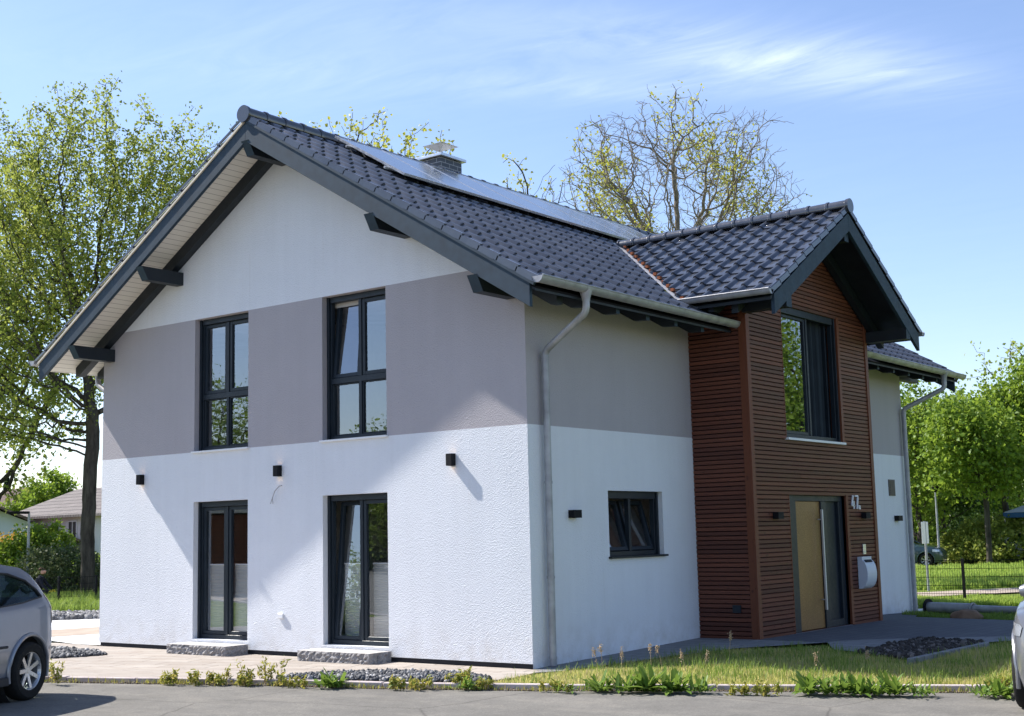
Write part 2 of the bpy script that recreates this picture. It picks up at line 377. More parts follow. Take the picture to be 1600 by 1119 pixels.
BED = [tuple(GG(u, v)[:2]) for u, v in ((1340, 1022), (1441, 1002), (1538, 1007), (1426, 1032))]
region('mulch_bed', BED, .014, M['soil'])
# kerb stones with gaps, along the road
mb = MB()
for (x0, y0), (x1, y1) in zip(K[:-1], K[1:]):
    a, b = Vector((x0, y0, 0)), Vector((x1, y1, 0)); d = (b - a).normalized(); n = int((b - a).length / 1.0) or 1
    if (b - a).length > 30: a2 = b - d * 18 if x0 < -20 else a; b2 = b if x0 < -20 else a + d * 18; a, b = a2, b2; n = 18
    for i in range(n):
        p = a + (b - a) * (i / n) + d * .006; q = a + (b - a) * ((i + 1) / n) - d * .006; j = random.uniform(-.006, .006)
        zt = ZK + .008 + j
        mb.beam((p.x, p.y, zt - .09), (q.x, q.y, zt - .09 + random.uniform(-.004, .004)), .09, .18, M['kerb'])
tag(mb.build('kerb', bevel=.008), kind='structure')
mb = MB(); a, b = GG(1422, 1035), GG(1542, 1009); mb.beam((a[0], a[1], a[2]), (b[0], b[1], b[2]), .08, .10, M['paver'])
tag(mb.build('bed_edging', bevel=.006), kind='structure')
PATH0, PATH1 = G(1430, 934, -.12), G(1610, 925, -.12)
d = (PATH1 - PATH0); d /= np.linalg.norm(d); a, b = PATH0 - d * 40, PATH0 + d * 60; nrm = np.array([-d[1], d[0], 0])
region('footpath', [a[:2], b[:2], (b + nrm * 1.9)[:2], (a + nrm * 1.9)[:2]], .012, plain('tan_path', (.36, .30, .25), .9, .1, 0, .15, 2, .3))
f0, f1 = G(1440, 885, -.12), G(1530, 884, -.12); d = f1 - f0; d /= np.linalg.norm(d); n2 = np.array([-d[1], d[0], 0]); f0 = f0 - d * 30; f1 = f1 + d * 1
region('side_street', [f0[:2], f1[:2], (f1 + n2 * 4)[:2], (f0 + n2 * 4)[:2]], .012, M['asphalt'])
e0, e1 = G(1430, 957, -.12), G(1512, 953, -.12)
region('gravel_path', [e0[:2], e1[:2], (e1 + (-.3, .75, 0))[:2], (e0 + (-.6, .75, 0))[:2]], .012, M['concrete'])

# ------------------------------------------------------------------ the house
TM = (8.38 - 5.0) / (4.78 + .83)     # roof slope
AX, RZ, EX = -4.78, 8.38, .83        # ridge x, ridge z, eave x
VY0, VY1 = -.87, 14.9                # verge ends
pit = math.atan(TM); cp, sp = math.cos(pit), math.sin(pit)
GY, GZ, GX, MX = 6.835, 7.18, 1.88, -2.79      # cross gable: ridge y, z, outer x, where it meets the main roof
GH = 3.07                            # its half width to the eave
P_ = 1.05; Y1, Y2 = 4.43, 9.24
house = thing('house', 'new white and mauve-grey two-storey house with dark tiled roof and red wooden entrance bay', 'house', (0, 0, 0))

def wall_panel(mb, ax, at, a0, a1, z0, z1, holes, zsplit, colf, depth, inward, cuts=()):
    """wall in the plane axis ax = at, with rectangular holes and their reveals; a is the other horizontal axis"""
    xs = sorted({a0, a1, *cuts, *[h[0] for h in holes], *[h[1] for h in holes]}); zs = sorted({z0, z1, *zsplit, *[h[2] for h in holes], *[h[3] for h in holes]})
    xs = [x for x in xs if a0 <= x <= a1]; zs = [z for z in zs if z0 <= z <= z1]
    def P(a, z, o=0): return (a, at + o * inward, z) if ax == 1 else (at + o * inward, a, z)
    for i in range(len(xs) - 1):
        for j in range(len(zs) - 1):
            cx, cz = (xs[i] + xs[i + 1]) / 2, (zs[j] + zs[j + 1]) / 2
            if any(h[0] < cx < h[1] and h[2] < cz < h[3] for h in holes): continue
            mb.add([P(xs[i], zs[j]), P(xs[i + 1], zs[j]), P(xs[i + 1], zs[j + 1]), P(xs[i], zs[j + 1])], [(0, 1, 2, 3)], colf(cz))
    for h in holes:
        c = h[4] if len(h) > 4 else colf((h[2] + h[3]) / 2)
        for (p, q) in (((h[0], h[2]), (h[0], h[3])), ((h[1], h[2]), (h[1], h[3])), ((h[0], h[3]), (h[1], h[3])), ((h[0], h[2]), (h[1], h[2]))):
            mb.add([P(*p), P(*q), P(*q, depth), P(*p, depth)], [(0, 1, 2, 3)], c)
HB, HB2 = 3.2, 5.455
GWIN = [(-7.01, -5.66, .13, 2.37), (-3.95, -2.60, .13, 2.37), (-7.01, -5.66, 3.21, 5.45), (-3.95, -2.60, 3.21, 5.45)]
def gcol(z): return M['grey'] if HB < z < HB2 else M['white']
def ecol(z): return M['grey'] if z > HB else M['white']
mb = MB()
wall_panel(mb, 1, 0, -W_, 0, 0, 8.2, GWIN, (HB, HB2), gcol, .2, 1)
wall_panel(mb, 1, L_, -W_, 0, -.2, 8.2, [], (HB, HB2), gcol, .2, -1)
wall_panel(mb, 0, -W_, 0, L_, 0, 8.2, [], (HB,), ecol, .2, 1)
RW = (1.92, 3.44, 1.36, 2.32)
wall_panel(mb, 0, 0, 0, L_, -.15, 8.2, [RW], (HB,), ecol, .2, -1)
bm = bmesh.new(); me = bpy.data.meshes.new('t'); me.from_pydata(mb.v, [], mb.f); me.polygons.foreach_set('material_index', mb.m); bm.from_mesh(me)
UZ = .30                              # roof build-up under the tile tops, measured vertically
for s in (1, -1):
    bmesh.ops.bisect_plane(bm, geom=bm.verts[:] + bm.edges[:] + bm.faces[:], plane_co=(AX, 0, RZ - UZ), plane_no=(s * sp, 0, cp), clear_outer=True)
bmesh.ops.recalc_face_normals(bm, faces=bm.faces)
bm.to_mesh(me); bm.free(); me.name = 'wall'
for m in mb.mats: me.materials.append(m)
link('wall', me, house)
mb = MB(); mb.box(-W_ + .02, -.02, .015, .1, -.15, -.001, M['plinth']); mb.box(-W_ + .015, -W_ + .1, .1, L_, -.3, -.001, M['plinth']); mb.build('plinth', house)
# rooms behind the windows
mb = MB()
I, F = M['plaster_in'], M['floor_in']
for z0, z1, ys in ((.1, 2.75, 4.2), (3.05, 5.3, 4.2)):
    mb.box(-W_ + .3, -.3, .25, L_ - .3, z0 - .06, z0, F); mb.box(-W_ + .3, -.3, .25, L_ - .3, z1, z1 + .1, I)
    mb.box(-W_ + .3, -.3, ys, ys + .1, z0, z1, I); mb.box(-5.1, -5.0, .25, ys, z0, z1, I); mb.box(-W_ + .2, -W_ + .3, .2, ys, z0, z1, I)
mb.build('interior', house)

def window(name, parent, x0, x1, z0, z1, ax, at, inward, kind, depth=.14, tilt=(), fr=.07, sash=.06, topbox=.09, openc=()):
    """kind 'fr' = full height sashes, 'tr' = with a transom at 40 percent; built in (a, o, z) with o going inwards"""
    def T(a, o, z): return (a, at + o * inward, z) if ax == 1 else (at + o * inward, a, z)
    def B(mb, a0, a1, o0, o1, z0, z1, mat, piv=None):
        vs = [(a, o, z) for z in (z0, z1) for o in (o0, o1) for a in (a0, a1)]
        if piv is not None:
            ang, pz, po = piv; vs = [(a, po + (o - po) * math.cos(ang) + (z - pz) * math.sin(ang), pz + (z - pz) * math.cos(ang) - (o - po) * math.sin(ang)) for a, o, z in vs]
        mb.add([T(*v) for v in vs], [(0, 2, 3, 1), (4, 5, 7, 6), (0, 1, 5, 4), (2, 6, 7, 3), (0, 4, 6, 2), (1, 3, 7, 5)], mat)
    D = M['dark']
    win = thing(name, None, None); win.parent = parent
    fo, f1 = depth, depth + .08
    mb = MB(); e = .002
    B(mb, x0 + e, x0 + fr, fo, f1, z0 + e, z1 - e, D); B(mb, x1 - fr, x1 - e, fo, f1, z0 + e, z1 - e, D)
    B(mb, x0 + fr, x1 - fr, fo + .001, f1, z0 + e, z0 + fr, D); B(mb, x0 + fr, x1 - fr, fo - .03, f1, z1 - topbox, z1 - e, D)
    # roller shutter guide rails
    B(mb, x0 + .004, x0 + .045, fo - .045, fo - .002, z0 + e, z1 - .004, D); B(mb, x1 - .045, x1 - .004, fo - .045, fo - .002, z0 + e, z1 - .004, D)
    xm = (x0 + x1) / 2; zt = z0 + (z1 - z0) * .41
    B(mb, xm - .03, xm + .03, fo + .002, f1, z0 + fr, z1 - topbox, D)
    cells = [(x0 + fr, xm - .03, z0 + fr, z1 - topbox, 's'), (xm + .03, x1 - fr, z0 + fr, z1 - topbox, 's')]
    if kind == 'tr':
        B(mb, x0 + fr, x1 - fr, fo - .002, f1 + .002, zt - .045, zt + .045, D)
        cells = [(a, b, z0 + fr, zt - .045, 'f') for a, b, *_ in cells] + [(a, b, zt + .045, z1 - topbox, 's') for a, b, *_ in cells]
    mb.build('frame', win, bevel=.004)
    k = 0
    for (a, b, c, d, t) in cells:
        piv = None
        if t == 's' and k in openc:
            k += 1; mo = MB(); B(mo, b - .06, b - .004, f1 + .02, f1 + .55, c, d, D); mo.build('sash', win, bevel=.004); continue
        if t == 's':
            if k in tilt: piv = (tilt[k] if isinstance(tilt, dict) else R(7), c, fo + .05)
            k += 1
        s = sash if t == 's' else .02
        ms = MB(); o0, o1 = (fo + .018, f1 + .014)
        B(ms, a + .003, a + s, o0, o1, c + .003, d - .003, D, piv); B(ms, b - s, b - .003, o0, o1, c + .003, d - .003, D, piv)
        B(ms, a + s, b - s, o0 + .001, o1, c + .003, c + s, D, piv); B(ms, a + s, b - s, o0 + .001, o1, d - s, d - .003, D, piv)
        ms.build('sash', win, bevel=.004)
        mg = MB(); q4 = [(a + s - .004, o0 + .03, c + s - .004), (b - s + .004, o0 + .03, c + s - .004), (b - s + .004, o0 + .03, d - s + .004), (a + s - .004, o0 + .03, d - s + .004)]
        if piv is not None:
            ang, pz, po = piv; q4 = [(a_, po + (o_ - po) * math.cos(ang) + (z_ - pz) * math.sin(ang), pz + (z_ - pz) * math.cos(ang) - (o_ - po) * math.sin(ang)) for a_, o_, z_ in q4]
        mg.add([T(*v) for v in q4], [(0, 1, 2, 3)], M['glass']); mg.build('pane', win)
    return win
def sill(parent, x0, x1, z, ax, at, out, mat, proud=.05, th=.03, ov=.03):
    mb = MB()
    if ax == 1: mb.box(x0 - ov, x1 + ov, min(at + out * proud, at - out * .13), max(at + out * proud, at - out * .13), z - th, z, mat)
    else: mb.box(min(at + out * proud, at - out * .13), max(at + out * proud, at - out * .13), x0 - ov, x1 + ov, z - th, z, mat)
    return mb.build('sill', parent, bevel=.003)
wd1 = window('terrace_door', house, *GWIN[0], 1, 0, 1, 'fr'); wd1['label'] = 'closed dark glazed terrace door at the left of the gable wall'
wd2 = window('terrace_door', house, *GWIN[1], 1, 0, 1, 'fr', tilt={0: R(4.5)}); wd2['label'] = 'dark glazed terrace door with its left sash tilted open'
w3 = window('window', house, *GWIN[2], 1, 0, 1, 'tr'); sill(w3, *GWIN[2][:2], 3.212, 1, 0, -1, M['whitemetal'])
w4 = window('window', house, *GWIN[3], 1, 0, 1, 'tr', tilt={0: R(5)}); w4['label'] = 'tall four-pane window with its upper left sash tilted open'; sill(w4, *GWIN[3][:2], 3.212, 1, 0, -1, M['whitemetal'])
w5 = window('window', house, *RW, 0, 0, -1, 'fr', depth=.12, tilt={0: R(15), 1: R(15)}, topbox=.11); sill(w5, *RW[:2], RW[2] + .002, 0, 0, 1, M['dark'], .06)
w5['label'] = 'small square window with two tilted sashes'
# things seen through the glass
mfab = plain('pleated_blind', (.62, .62, .60), .8, .1, 0, .05)
for wn, (a, b, c, d) in ((wd1, GWIN[0]), (wd2, GWIN[1])):
    for x0, x1 in ((a + .12, (a + b) / 2 - .05), ((a + b) / 2 + .05, b - .12)):
        mb = MB(); n = 44; z0, z1 = c + .12, 1.32; o = (.34 if wn is wd2 else .26)
        for i in range(n):
            za, zb = z0 + (z1 - z0) * i / n, z0 + (z1 - z0) * (i + 1) / n; zz = (za + zb) / 2
            mb.add([(x0, o, za), (x1, o, za), (x1, o + .014, zz), (x0, o + .014, zz)], [(0, 1, 2, 3)], mfab); mb.add([(x0, o + .014, zz), (x1, o + .014, zz), (x1, o, zb), (x0, o, zb)], [(0, 1, 2, 3)], mfab)
        mb.box(x0, x1, o - .01, o + .02, z1, z1 + .02, M['whitemetal']); mb.build('blind', wn)

# roof ---------------------------------------------------------------
roof = thing('roof', None, None); roof.parent = house
def slope_mesh(O, T, S, width, length, course=.364, col=.30, t0=0, rise=.018, rollh=.058, per=16):
    """one roof slope of overlapping pantiles; O ridge corner, T along the ridge, S down the slope"""
    O, T, S = map(lambda a: np.array(a, float), (O, T, S)); Nn = np.cross(T, S); Nn *= np.sign(Nn[2])
    nc = int(round(length / course)); course = length / nc; nt_ = int(math.ceil(width / col)) * per; ts = np.arange(nt_ + 1) * col / per; ts = ts[ts <= width + 1e-6]; nt_ = len(ts) - 1
    fr = (ts / col + t0) % 1.0
    roll = np.where(np.abs(fr - .5) < .18, np.cos((fr - .5) / .18 * math.pi / 2) ** .75, 0) 
    pan = -.003 * np.sin(fr * 2 * math.pi + .4)
    V = []; F = []; o = 0
    for k in range(nc):
        jit = rng.uniform(-.0035, .0035, nt_ + 1)
        jit = np.repeat(rng.uniform(-.005, .006, nt_ // per + 2), per)[:nt_ + 1]
        s0, s1 = k * course - .03, (k + 1) * course
        rows = [(s0, -.012 + roll * rollh * .95 + pan), (s0 + course * .5, .0 + roll * rollh * .98 + pan), (s1 - .02, rise - .002 + roll * rollh + pan + jit), (s1, rise - .006 + roll * rollh * 1.0 + pan + jit)]
        # lip: front riser, only under the flat pans; the rolls are open ends
        rows2 = [(s1 - .004, rise - .006 - .022 + roll * (rollh * .72) + pan + jit)]
        for s, h in rows + rows2:
            V.append(O + np.outer(ts, T) + S * s + np.outer(h, Nn))
        n = nt_ + 1
        for r in range(4):
            i = np.arange(nt_); F.append(np.stack([o + r * n + i, o + r * n + i + 1, o + (r + 1) * n + i + 1, o + (r + 1) * n + i], 1))
        o += 5 * n
    return np.concatenate(V), np.concatenate(F)
def tile_piece(name, VF, cuts, parent=roof):
    V, F = VF; o = fast('roof_tiles', V, F, [M['tile']], None, None); me = o.data
    bm = bmesh.new(); bm.from_mesh(me)
    for co, no in cuts: bmesh.ops.bisect_plane(bm, geom=bm.verts[:] + bm.edges[:] + bm.faces[:], plane_co=co, plane_no=no, clear_outer=True)
    for f in bm.faces:
        f.smooth = True
        if f.normal.z < 0: f.normal_flip()
    bm.to_mesh(me); bm.free(); me.set_sharp_from_angle(angle=R(50)); o.parent = parent; return o
SLEN = (EX - AX) / cp + .03
right = slope_mesh((AX, VY0 + .03, RZ - .04), (0, 1, 0), (cp, 0, -sp), VY1 - VY0 - .06, SLEN)
left = slope_mesh((AX, VY0 + .03, RZ - .04), (0, 1, 0), (-cp, 0, -sp), VY1 - VY0 - .06, SLEN, per=6)
tile_piece('a', right, [((MX, GY, 0), (0, 1, 0)), ((MX - .09, GY - .09, 0), (1, 1, 0))])
tile_piece('b', right, [((MX, GY, 0), (0, -1, 0)), ((MX - .09, GY + .09, 0), (1, -1, 0))])
tile_piece('c', right, [((.30, 0, 0), (-1, 0, 0)), ((0, Y1 + .3, 0), (0, 1, 0)), ((MX - .09, GY - .09, 0), (-1, -1, 0))])
tile_piece('d', left, [])
mb = MB()
# deck, underlay and soffit of the two main slopes
for s in (1, -1):
    def X(t): return AX + s * t
    he = (EX - AX) - .03
    for za, zb, mt, ya, yb in ((.10, .13, M['tileunder'], VY0 + .06, VY1 - .06), (.13, .16, M['soffit'], VY0 + .05, VY1 - .05)):
        if s == 1 and mt is M['soffit']: mt = M['soot']
        hw = he if s < 0 else 2.0
        mb.prism([(X(0), RZ - za - .03), (X(hw), RZ - za - .03 - TM * hw), (X(hw), RZ - zb - .03 - TM * hw), (X(0), RZ - zb - .03)], 1, ya, yb, mt)
        if s > 0:
            for y0, y1 in ((ya, Y1 - .7 + .9), (Y2 + .1, yb)):
                mb.prism([(X(2.0), RZ - za - .03 - TM * 2), (X(he), RZ - za - .03 - TM * he), (X(he), RZ - zb - .03 - TM * he), (X(2.0), RZ - zb - .03 - TM * 2)], 1, y0, y1, mt)
mb.build('deck', roof)
# underlay sheet directly below the tiles (dark, seen through open tile ends)
# cream batten strip above the left barge board
for s in (1, -1):
    for y in (VY0 + .03, VY1 - .03):
        mb = MB(); p, q = Vector((AX, y - .012, RZ - .105)), Vector((AX + s * (EX - AX - .02), y - .012, RZ - .105 - TM * (EX - AX - .02)))
        mb.beam(p, q, .04, .034, M['soffit2'] if s < 0 else M['paint'], up=(s * sp, 0, cp))
        mb.build('batten', roof)
# barge boards and the flying rafters by the gable wall
for y, lab in ((VY0 + .05, 1), (VY1 - .05, 0)):
    for s in (1, -1):
        mb = MB(); h = .30; x1 = AX + s * (EX - AX - .10); zt = RZ - .125
        def Z(x, o): return zt - o / cp - TM * abs(x - AX)
        mb.prism([(AX, Z(AX, 0)), (x1, Z(x1, 0)), (x1 , Z(x1, .27)), (x1 - s * .12, Z(x1 - s * .12, .27)), (AX, Z(AX, .27))], 1, y - .03, y + .03, M['paint'])
        mb.build('barge_board', roof, bevel=.004)
mb = MB()
for s in (1, -1):
    for y in ((-.13, -.02) if False else (-.075,)):
        x1 = AX + s * (EX - AX - .18); zt = RZ - .19
        mb.prism([(AX, zt), (x1, zt - TM * abs(x1 - AX)), (x1, zt - .16 - TM * abs(x1 - AX)), (x1 - s * .1, zt - .22 - TM * abs(x1 - s * .1 - AX)), (AX, zt - .22)], 1, y - .07, y + .07, M['soot'])
mb.build('wall_rafter', roof)
def purlin(x, z, y0, y1, w=.17, h=.22, mat=None):
    mb = MB(); m = mat or M['soot']
    mb.prism([(y0, z + h / 2), (y1, z + h / 2), (y1, z - h / 2), (y0 + .13, z - h / 2)], 0, x - w / 2, x + w / 2, m)
    mb.add([(x - w / 2 - .001, y0 - .003, z + h / 2), (x + w / 2 + .001, y0 - .003, z + h / 2), (x + w / 2 + .001, y0 + .127, z - h / 2), (x - w / 2 - .001, y0 + .127, z - h / 2)], [(0, 1, 2, 3)], M['paint'])
    return mb.build('purlin', roof)
for x, z in ((-9.32, 5.06), (-7.42, 6.20), (AX, 7.84), (-2.12, 6.22), (-.22, 5.06)): purlin(x, z, VY0 + .01, .03)
purlin(-.22, 5.02, VY1 - .02, L_ - .02)
# rafter tails under the eaves
def tails(ys, s=1):
    for y in ys:
        mb = MB(); x0 = 0 if s > 0 else -W_; x1 = AX + s * (EX - AX - .10); zt = RZ - .19
        Z = lambda x, o: zt - o - TM * abs(x - AX)
        mb.prism([(x0 - s * .1, Z(x0 - s * .1, 0)), (x1, Z(x1, 0)), (x1, Z(x1, .10)), (x1 - s * .22, Z(x1 - s * .22, .22)), (x0 - s * .1, Z(x0 - s * .1, .22))], 1, y - .045, y + .045, M['soot'])
        mb.add([(x1 + s * .002, y - .046, Z(x1, 0)), (x1 + s * .002, y + .046, Z(x1, 0)), (x1 + s * .002, y + .046, Z(x1, .10)), (x1 + s * .002, y - .046, Z(x1, .10))], [(0, 1, 2, 3)], M['paint'])
        mb.build('rafter_tail', roof)
tails([.42 + .80 * i for i in range(5)]); tails([9.75 + .80 * i for i in range(6)]); tails([.42 + .8 * i for i in range(4)], -1)
# verge tiles
def verge(O, S, n_courses, length, side, name='verge_tile', hang=.10, off=.0, parent=roof):
    O, S = Vector(O), Vector(S); c = length / n_courses; mb = MB()
    nrm = Vector((0, 0, 1)) - S * S.z; nrm.normalize()
    side = Vector(side)
    for k in range(n_courses):
        a = O + S * (k * c - .02); b = O + S * ((k + 1) * c)
        lift0, lift1 = .0, .022
        vs = []
        for P, lf in ((a, lift0), (b, lift1)):
            for o, h in ((0, -.012), (.012, 0), (.055, .0), (.055, -.02), (.012, -hang), (0, -hang)):
                vs.append(P + side * -o + nrm * (lf + h + .042))
        n = 6; mb.add(vs, [tuple(range(n)), tuple(range(n, 2 * n))[::-1]] + [(i, (i + 1) % n, n + (i + 1) % n, n + i) for i in range(n)], M['tile'])
    return mb.build(name, parent)
for s in (1, -1):
    verge((AX, VY0, RZ - .035), (s * cp, 0, -sp), 18, SLEN, (0, -1, 0), hang=.10 if s > 0 else .05); verge((AX, VY1, RZ - .035), (s * cp, 0, -sp), 18, SLEN, (0, 1, 0))
# ridge caps
def ridge(p, q, r, seg, parent=roof):
    p, q = Vector(p), Vector(q); n = int(round((q - p).length / seg)); d = (q - p).normalized(); side = d.cross(Vector((0, 0, 1))).normalized(); mb = MB(); up = Vector((0, 0, 1)); K_ = 14
    for i in range(n):
        a = p + (q - p) * i / n; b = p + (q - p) * (i + 1) / n
        prof = [(0, r * 1.0), (.05 * 1, r * 1.0), (.055, r * 1.17), (.10, r * 1.2), (.105, r * 1.0), (seg + .02, r * .93)] if True else 0
        prof = [(0, r * 1.03), (.008, r * 1.11), (.045, r * 1.12), (.06, r * 1.0), (seg + .02, r * .97)]
        vs = []
        for t, rr in prof:
            c = a + d * t
            for k in range(K_ + 1):
                an = math.pi * (-.12 + 1.24 * k / K_); vs.append(c + side * math.cos(an) * rr + up * math.sin(an) * rr * .95)
        m = K_ + 1; mb.add(vs, [(j * m + k, j * m + k + 1, (j + 1) * m + k + 1, (j + 1) * m + k) for j in range(len(prof) - 1) for k in range(K_)], M['tile'])
    # round end plates
    for c, dd in ((p, -1), (q, 1)):
        vs = [c + d * dd * .012 + side * math.cos(2 * math.pi * k / 24) * r * 1.14 + up * (math.sin(2 * math.pi * k / 24) * r * 1.10) for k in range(24)]
        vs2 = [v - d * dd * .03 for v in vs]; mb.add(vs + vs2, [tuple(range(24)), tuple(range(24, 48))[::-1]] + [(i, (i + 1) % 24, 24 + (i + 1) % 24, 24 + i) for i in range(24)], M['tile'])
    return mb.build('ridge_cap', parent, smooth=True)
ridge((AX, VY0 - .02, RZ + .0), (AX, VY1 + .02, RZ + .0), .125, .40)

# gutters
def gutter(p, q, out, caps=(1, 1), r=.085):
    """half round zinc gutter from p to q; out = horizontal unit vector away from the wall"""
    p, q, out = Vector(p), Vector(q), Vector(out); d = (q - p).normalized(); mb = MB(); K_ = 14; up = Vector((0, 0, 1)); sec = []
    for k in range(K_ + 1): an = math.pi + math.pi * k / K_; sec.append((math.cos(an) * r, math.sin(an) * r))
    n = max(2, int((q - p).length / .5)); bead = [(r + .0 + math.cos(t) * .011, .006 + math.sin(t) * .011) for t in np.linspace(0, 2 * math.pi, 9)[:-1]]
    for rr, th in ((1, 0), (.955, 1)):
        vs = [P + out * (a * rr) + up * (b * rr) for P in (p, q) for a, b in sec]; m = K_ + 1
        mb.add(vs, [(k, k + 1, m + k + 1, m + k) for k in range(K_)], M['zinc'])
    mb.tube([p + out * r + up * .004, q + out * r + up * .004], .012, M['zinc'], 8)
    for i in range(n + 1):        # seams and brackets
        c = p + (q - p) * (i / n)
        for t0, t1, rr in ((-.012, .012, 1.045),):
            a, b = c + d * t0, c + d * t1
            vs = [P + out * (x * rr) + up * (z * rr) for P in (a, b) for x, z in sec]; mb.add(vs, [(k, k + 1, m + k + 1, m + k) for k in range(K_)], M['zinc'])
    for c, on in ((p, caps[0]), (q, caps[1])):
        if on: mb.add([c + out * a + up * b for a, b in sec], [tuple(range(K_ + 1))], M['zinc'])
    return mb.build('gutter', roof, smooth=True)
GZe = RZ - TM * (EX - AX)
gutter((EX + .06, VY0 - .02, GZe + .0), (EX + .06, Y1 + .33, GZe - .02), (1, 0, 0)); gutter((EX + .06, Y2 + .05, GZe - .0), (EX + .06, VY1 + .02, GZe - .02), (1, 0, 0))
gutter((2 * AX - EX - .06, VY0 - .02, GZe), (2 * AX - EX - .06, VY1, GZe - .02), (-1, 0, 0))
def pipe(pts, r=.05):
    # rounded elbows
    P = [Vector(p) for p in pts]; out = [P[0]]
    for a, b, c in zip(P[:-2], P[1:-1], P[2:]):
        d1, d2 = (a - b).normalized(), (c - b).normalized(); e = .09
        for t in np.linspace(0, 1, 6): out.append((b + d1 * e) * (1 - t) ** 2 + b * 2 * t * (1 - t) + (b + d2 * e) * t * t)
    out.append(P[-1]); mb = MB(); mb.tube(out, r, M['zinc'], 16)
    # collars and clips
    a, b = P[-2], P[-1]
    for t in (.015, .42, .72, .97):
        c = a + (b - a) * t; mb.tube([c, c + (b - a).normalized() * .035], r * 1.13, M['zinc'], 16)
    # funnel outlet at the gutter
    c = P[0]; mb.tube([c + Vector((0, 0, .02)), c + Vector((0, 0, -.10)), c + Vector((0, 0, -.13))], [r * 1.9, r * 1.15, r * 1.12], M['zinc'], 16)
    return mb.build('downpipe', house, smooth=True)
pipe([(EX + .06, .20, GZe - .06), (EX + .06, .20, GZe - .34), (.09, .33, 4.22), (.09, .33, -.05)])
pipe([(EX + .06, 13.75, GZe - .06), (EX + .06, 13.75, GZe - .38), (.09, 13.38, 4.2), (.09, 13.38, -.1)])
xl = 2 * AX - EX - .06
pipe([(xl, .5, GZe - .06), (xl, .5, GZe - .32), (-W_ - .09, .5, 4.2), (-W_ - .09, .5, -.1)])

# cross gable ---------------------------------------------------------------
gable = thing('cross_gable_roof', None, None); gable.parent = house
GLEN = GH / cp + .03
for s, cutn in ((-1, (-1, -1, 0)), (1, (-1, 1, 0))):
    vf = slope_mesh((MX - .2, GY, GZ - .04), (1, 0, 0), (0, s * cp, -sp), GX - MX + .2 - .02, GLEN, course=.345, t0=.35)
    tile_piece('g', vf, [((MX + .04, GY + s * .04, 0), cutn)], gable)
    verge((GX, GY, GZ - .035), (0, s * cp, -sp), 10, GLEN, (1, 0, 0), parent=gable, hang=.09)
    mb = MB()
    Y = lambda t: GY + s * t
    hh = GH - .03
    mb.prism([(Y(0), GZ - .13), (Y(hh), GZ - .13 - TM * hh), (Y(hh), GZ - .18 - TM * hh), (Y(0), GZ - .18)], 0, -.1, GX - .05, M['soot'])
    mb.build('deck', gable)
    mb = MB(); x = GX - .05; y1 = Y(GH - .10); zt = GZ - .125
    Z = lambda y, o: zt - o / cp - TM * abs(y - GY)
    mb.prism([(Y(0), Z(Y(0), 0)), (y1, Z(y1, 0)), (y1, Z(y1, .27)), (y1 - s * .12, Z(y1 - s * .12, .27)), (Y(0), Z(Y(0), .27))], 0, x - .03, x + .03, M['paint'])
    mb.build('barge_board', gable, bevel=.004)
    mb = MB(); zt = GZ - .2; Zb = lambda y, o: zt - o - TM * abs(y - GY); y1 = Y(GH - .18)
    mb.prism([(Y(0), Zb(Y(0), 0)), (y1, Zb(y1, 0)), (y1, Zb(y1, .18)), (Y(0), Zb(Y(0), .22))], 0, P_ + .03, P_ + .15, M['soot']); mb.build('wall_rafter', gable)
    for xx in (.25, .75):
        mb = MB(); y0 = Y1 if s < 0 else Y2; y1 = Y(GH - .12)
        mb.prism([(y0, Zb(y0, 0)), (y1, Zb(y1, 0)), (y1, Zb(y1, .09)), (y1 - s * .18, Zb(y1 - s * .18, .2)), (y0, Zb(y0, .2))], 0, xx - .045, xx + .045, M['soot']); mb.build('rafter_tail', gable)
gz_e = GZ - TM * GH
# valley strip lying on the main slope, with cut clay edge
def zmain(x): return RZ - TM * (x - AX)
mb = MB()
for s in (-1, 1):
    a0, a1 = (MX - .14, .34), (MX - .14 + .18 * 2, .34 + .0)
    x0, x1 = MX - .1, .32
    def pt(x, o): 
        y = GY + s * ((x - MX)); return (x + o, y + s * 0, zmain(x + o) - .02 + .02)
    n = 24; vs = []
    for i in range(n + 1):
        x = x0 + (x1 - x0) * i / n; vs += [pt(x, -.13), pt(x, .16)]
    mb.add(vs, [(2 * i, 2 * i + 1, 2 * i + 3, 2 * i + 2) for i in range(n)], M['valley'])
mb.build('valley_flashing', gable)
for i in range(15):
    mb = MB(); x = MX + .14 + i * .205; y = GY - (x - MX) ; z = zmain(x) + .012
    mb.box(x - .0, x + .055, y + .02, y + .085, z - .01, z + .04, M['clay'])
    mb.build('cut_tile_edge', gable)
ridge((GX + .02, GY, GZ + .0), (MX - .0, GY, GZ + .0), .115, .36, gable)
def gutter_g(y, s):
    global roof
    r_ = roof; 
    g = gutter((.30, y, gz_e), (GX - .0, y, gz_e - .015), (0, s, 0), r=.075); g.parent = gable
gutter_g(GY - GH - .05, -1); gutter_g(GY + GH + .05, 1)
for y in (4.38, 9.29):      # purlins of the cross gable
    mb = MB(); z = 5.22; x0, x1 = P_ + .02, GX - .03; h = .2; w2 = .09
    mb.prism([(x0, z + .1), (x1, z + .1), (x1 - .12, z - .1), (x0, z - .1)][::1] if False else [(x0, y - w2), (x1, y - w2), (x1, y + w2), (x0, y + w2)], 2, z - .1, z + .1, M['soot'])
    mb.box(x1, x1 + .003, y - w2 - .001, y + w2 + .001, z - .1, z + .101, M['paint']); mb.build('purlin', gable)
mb = MB(); mb.box(P_ + .02, GX - .08, GY - .08, GY + .08, GZ - .62, GZ - .42, M['soot']); mb.box(GX - .08, GX - .076, GY - .081, GY + .081, GZ - .62, GZ - .419, M['paint']); mb.build('purlin', gable)

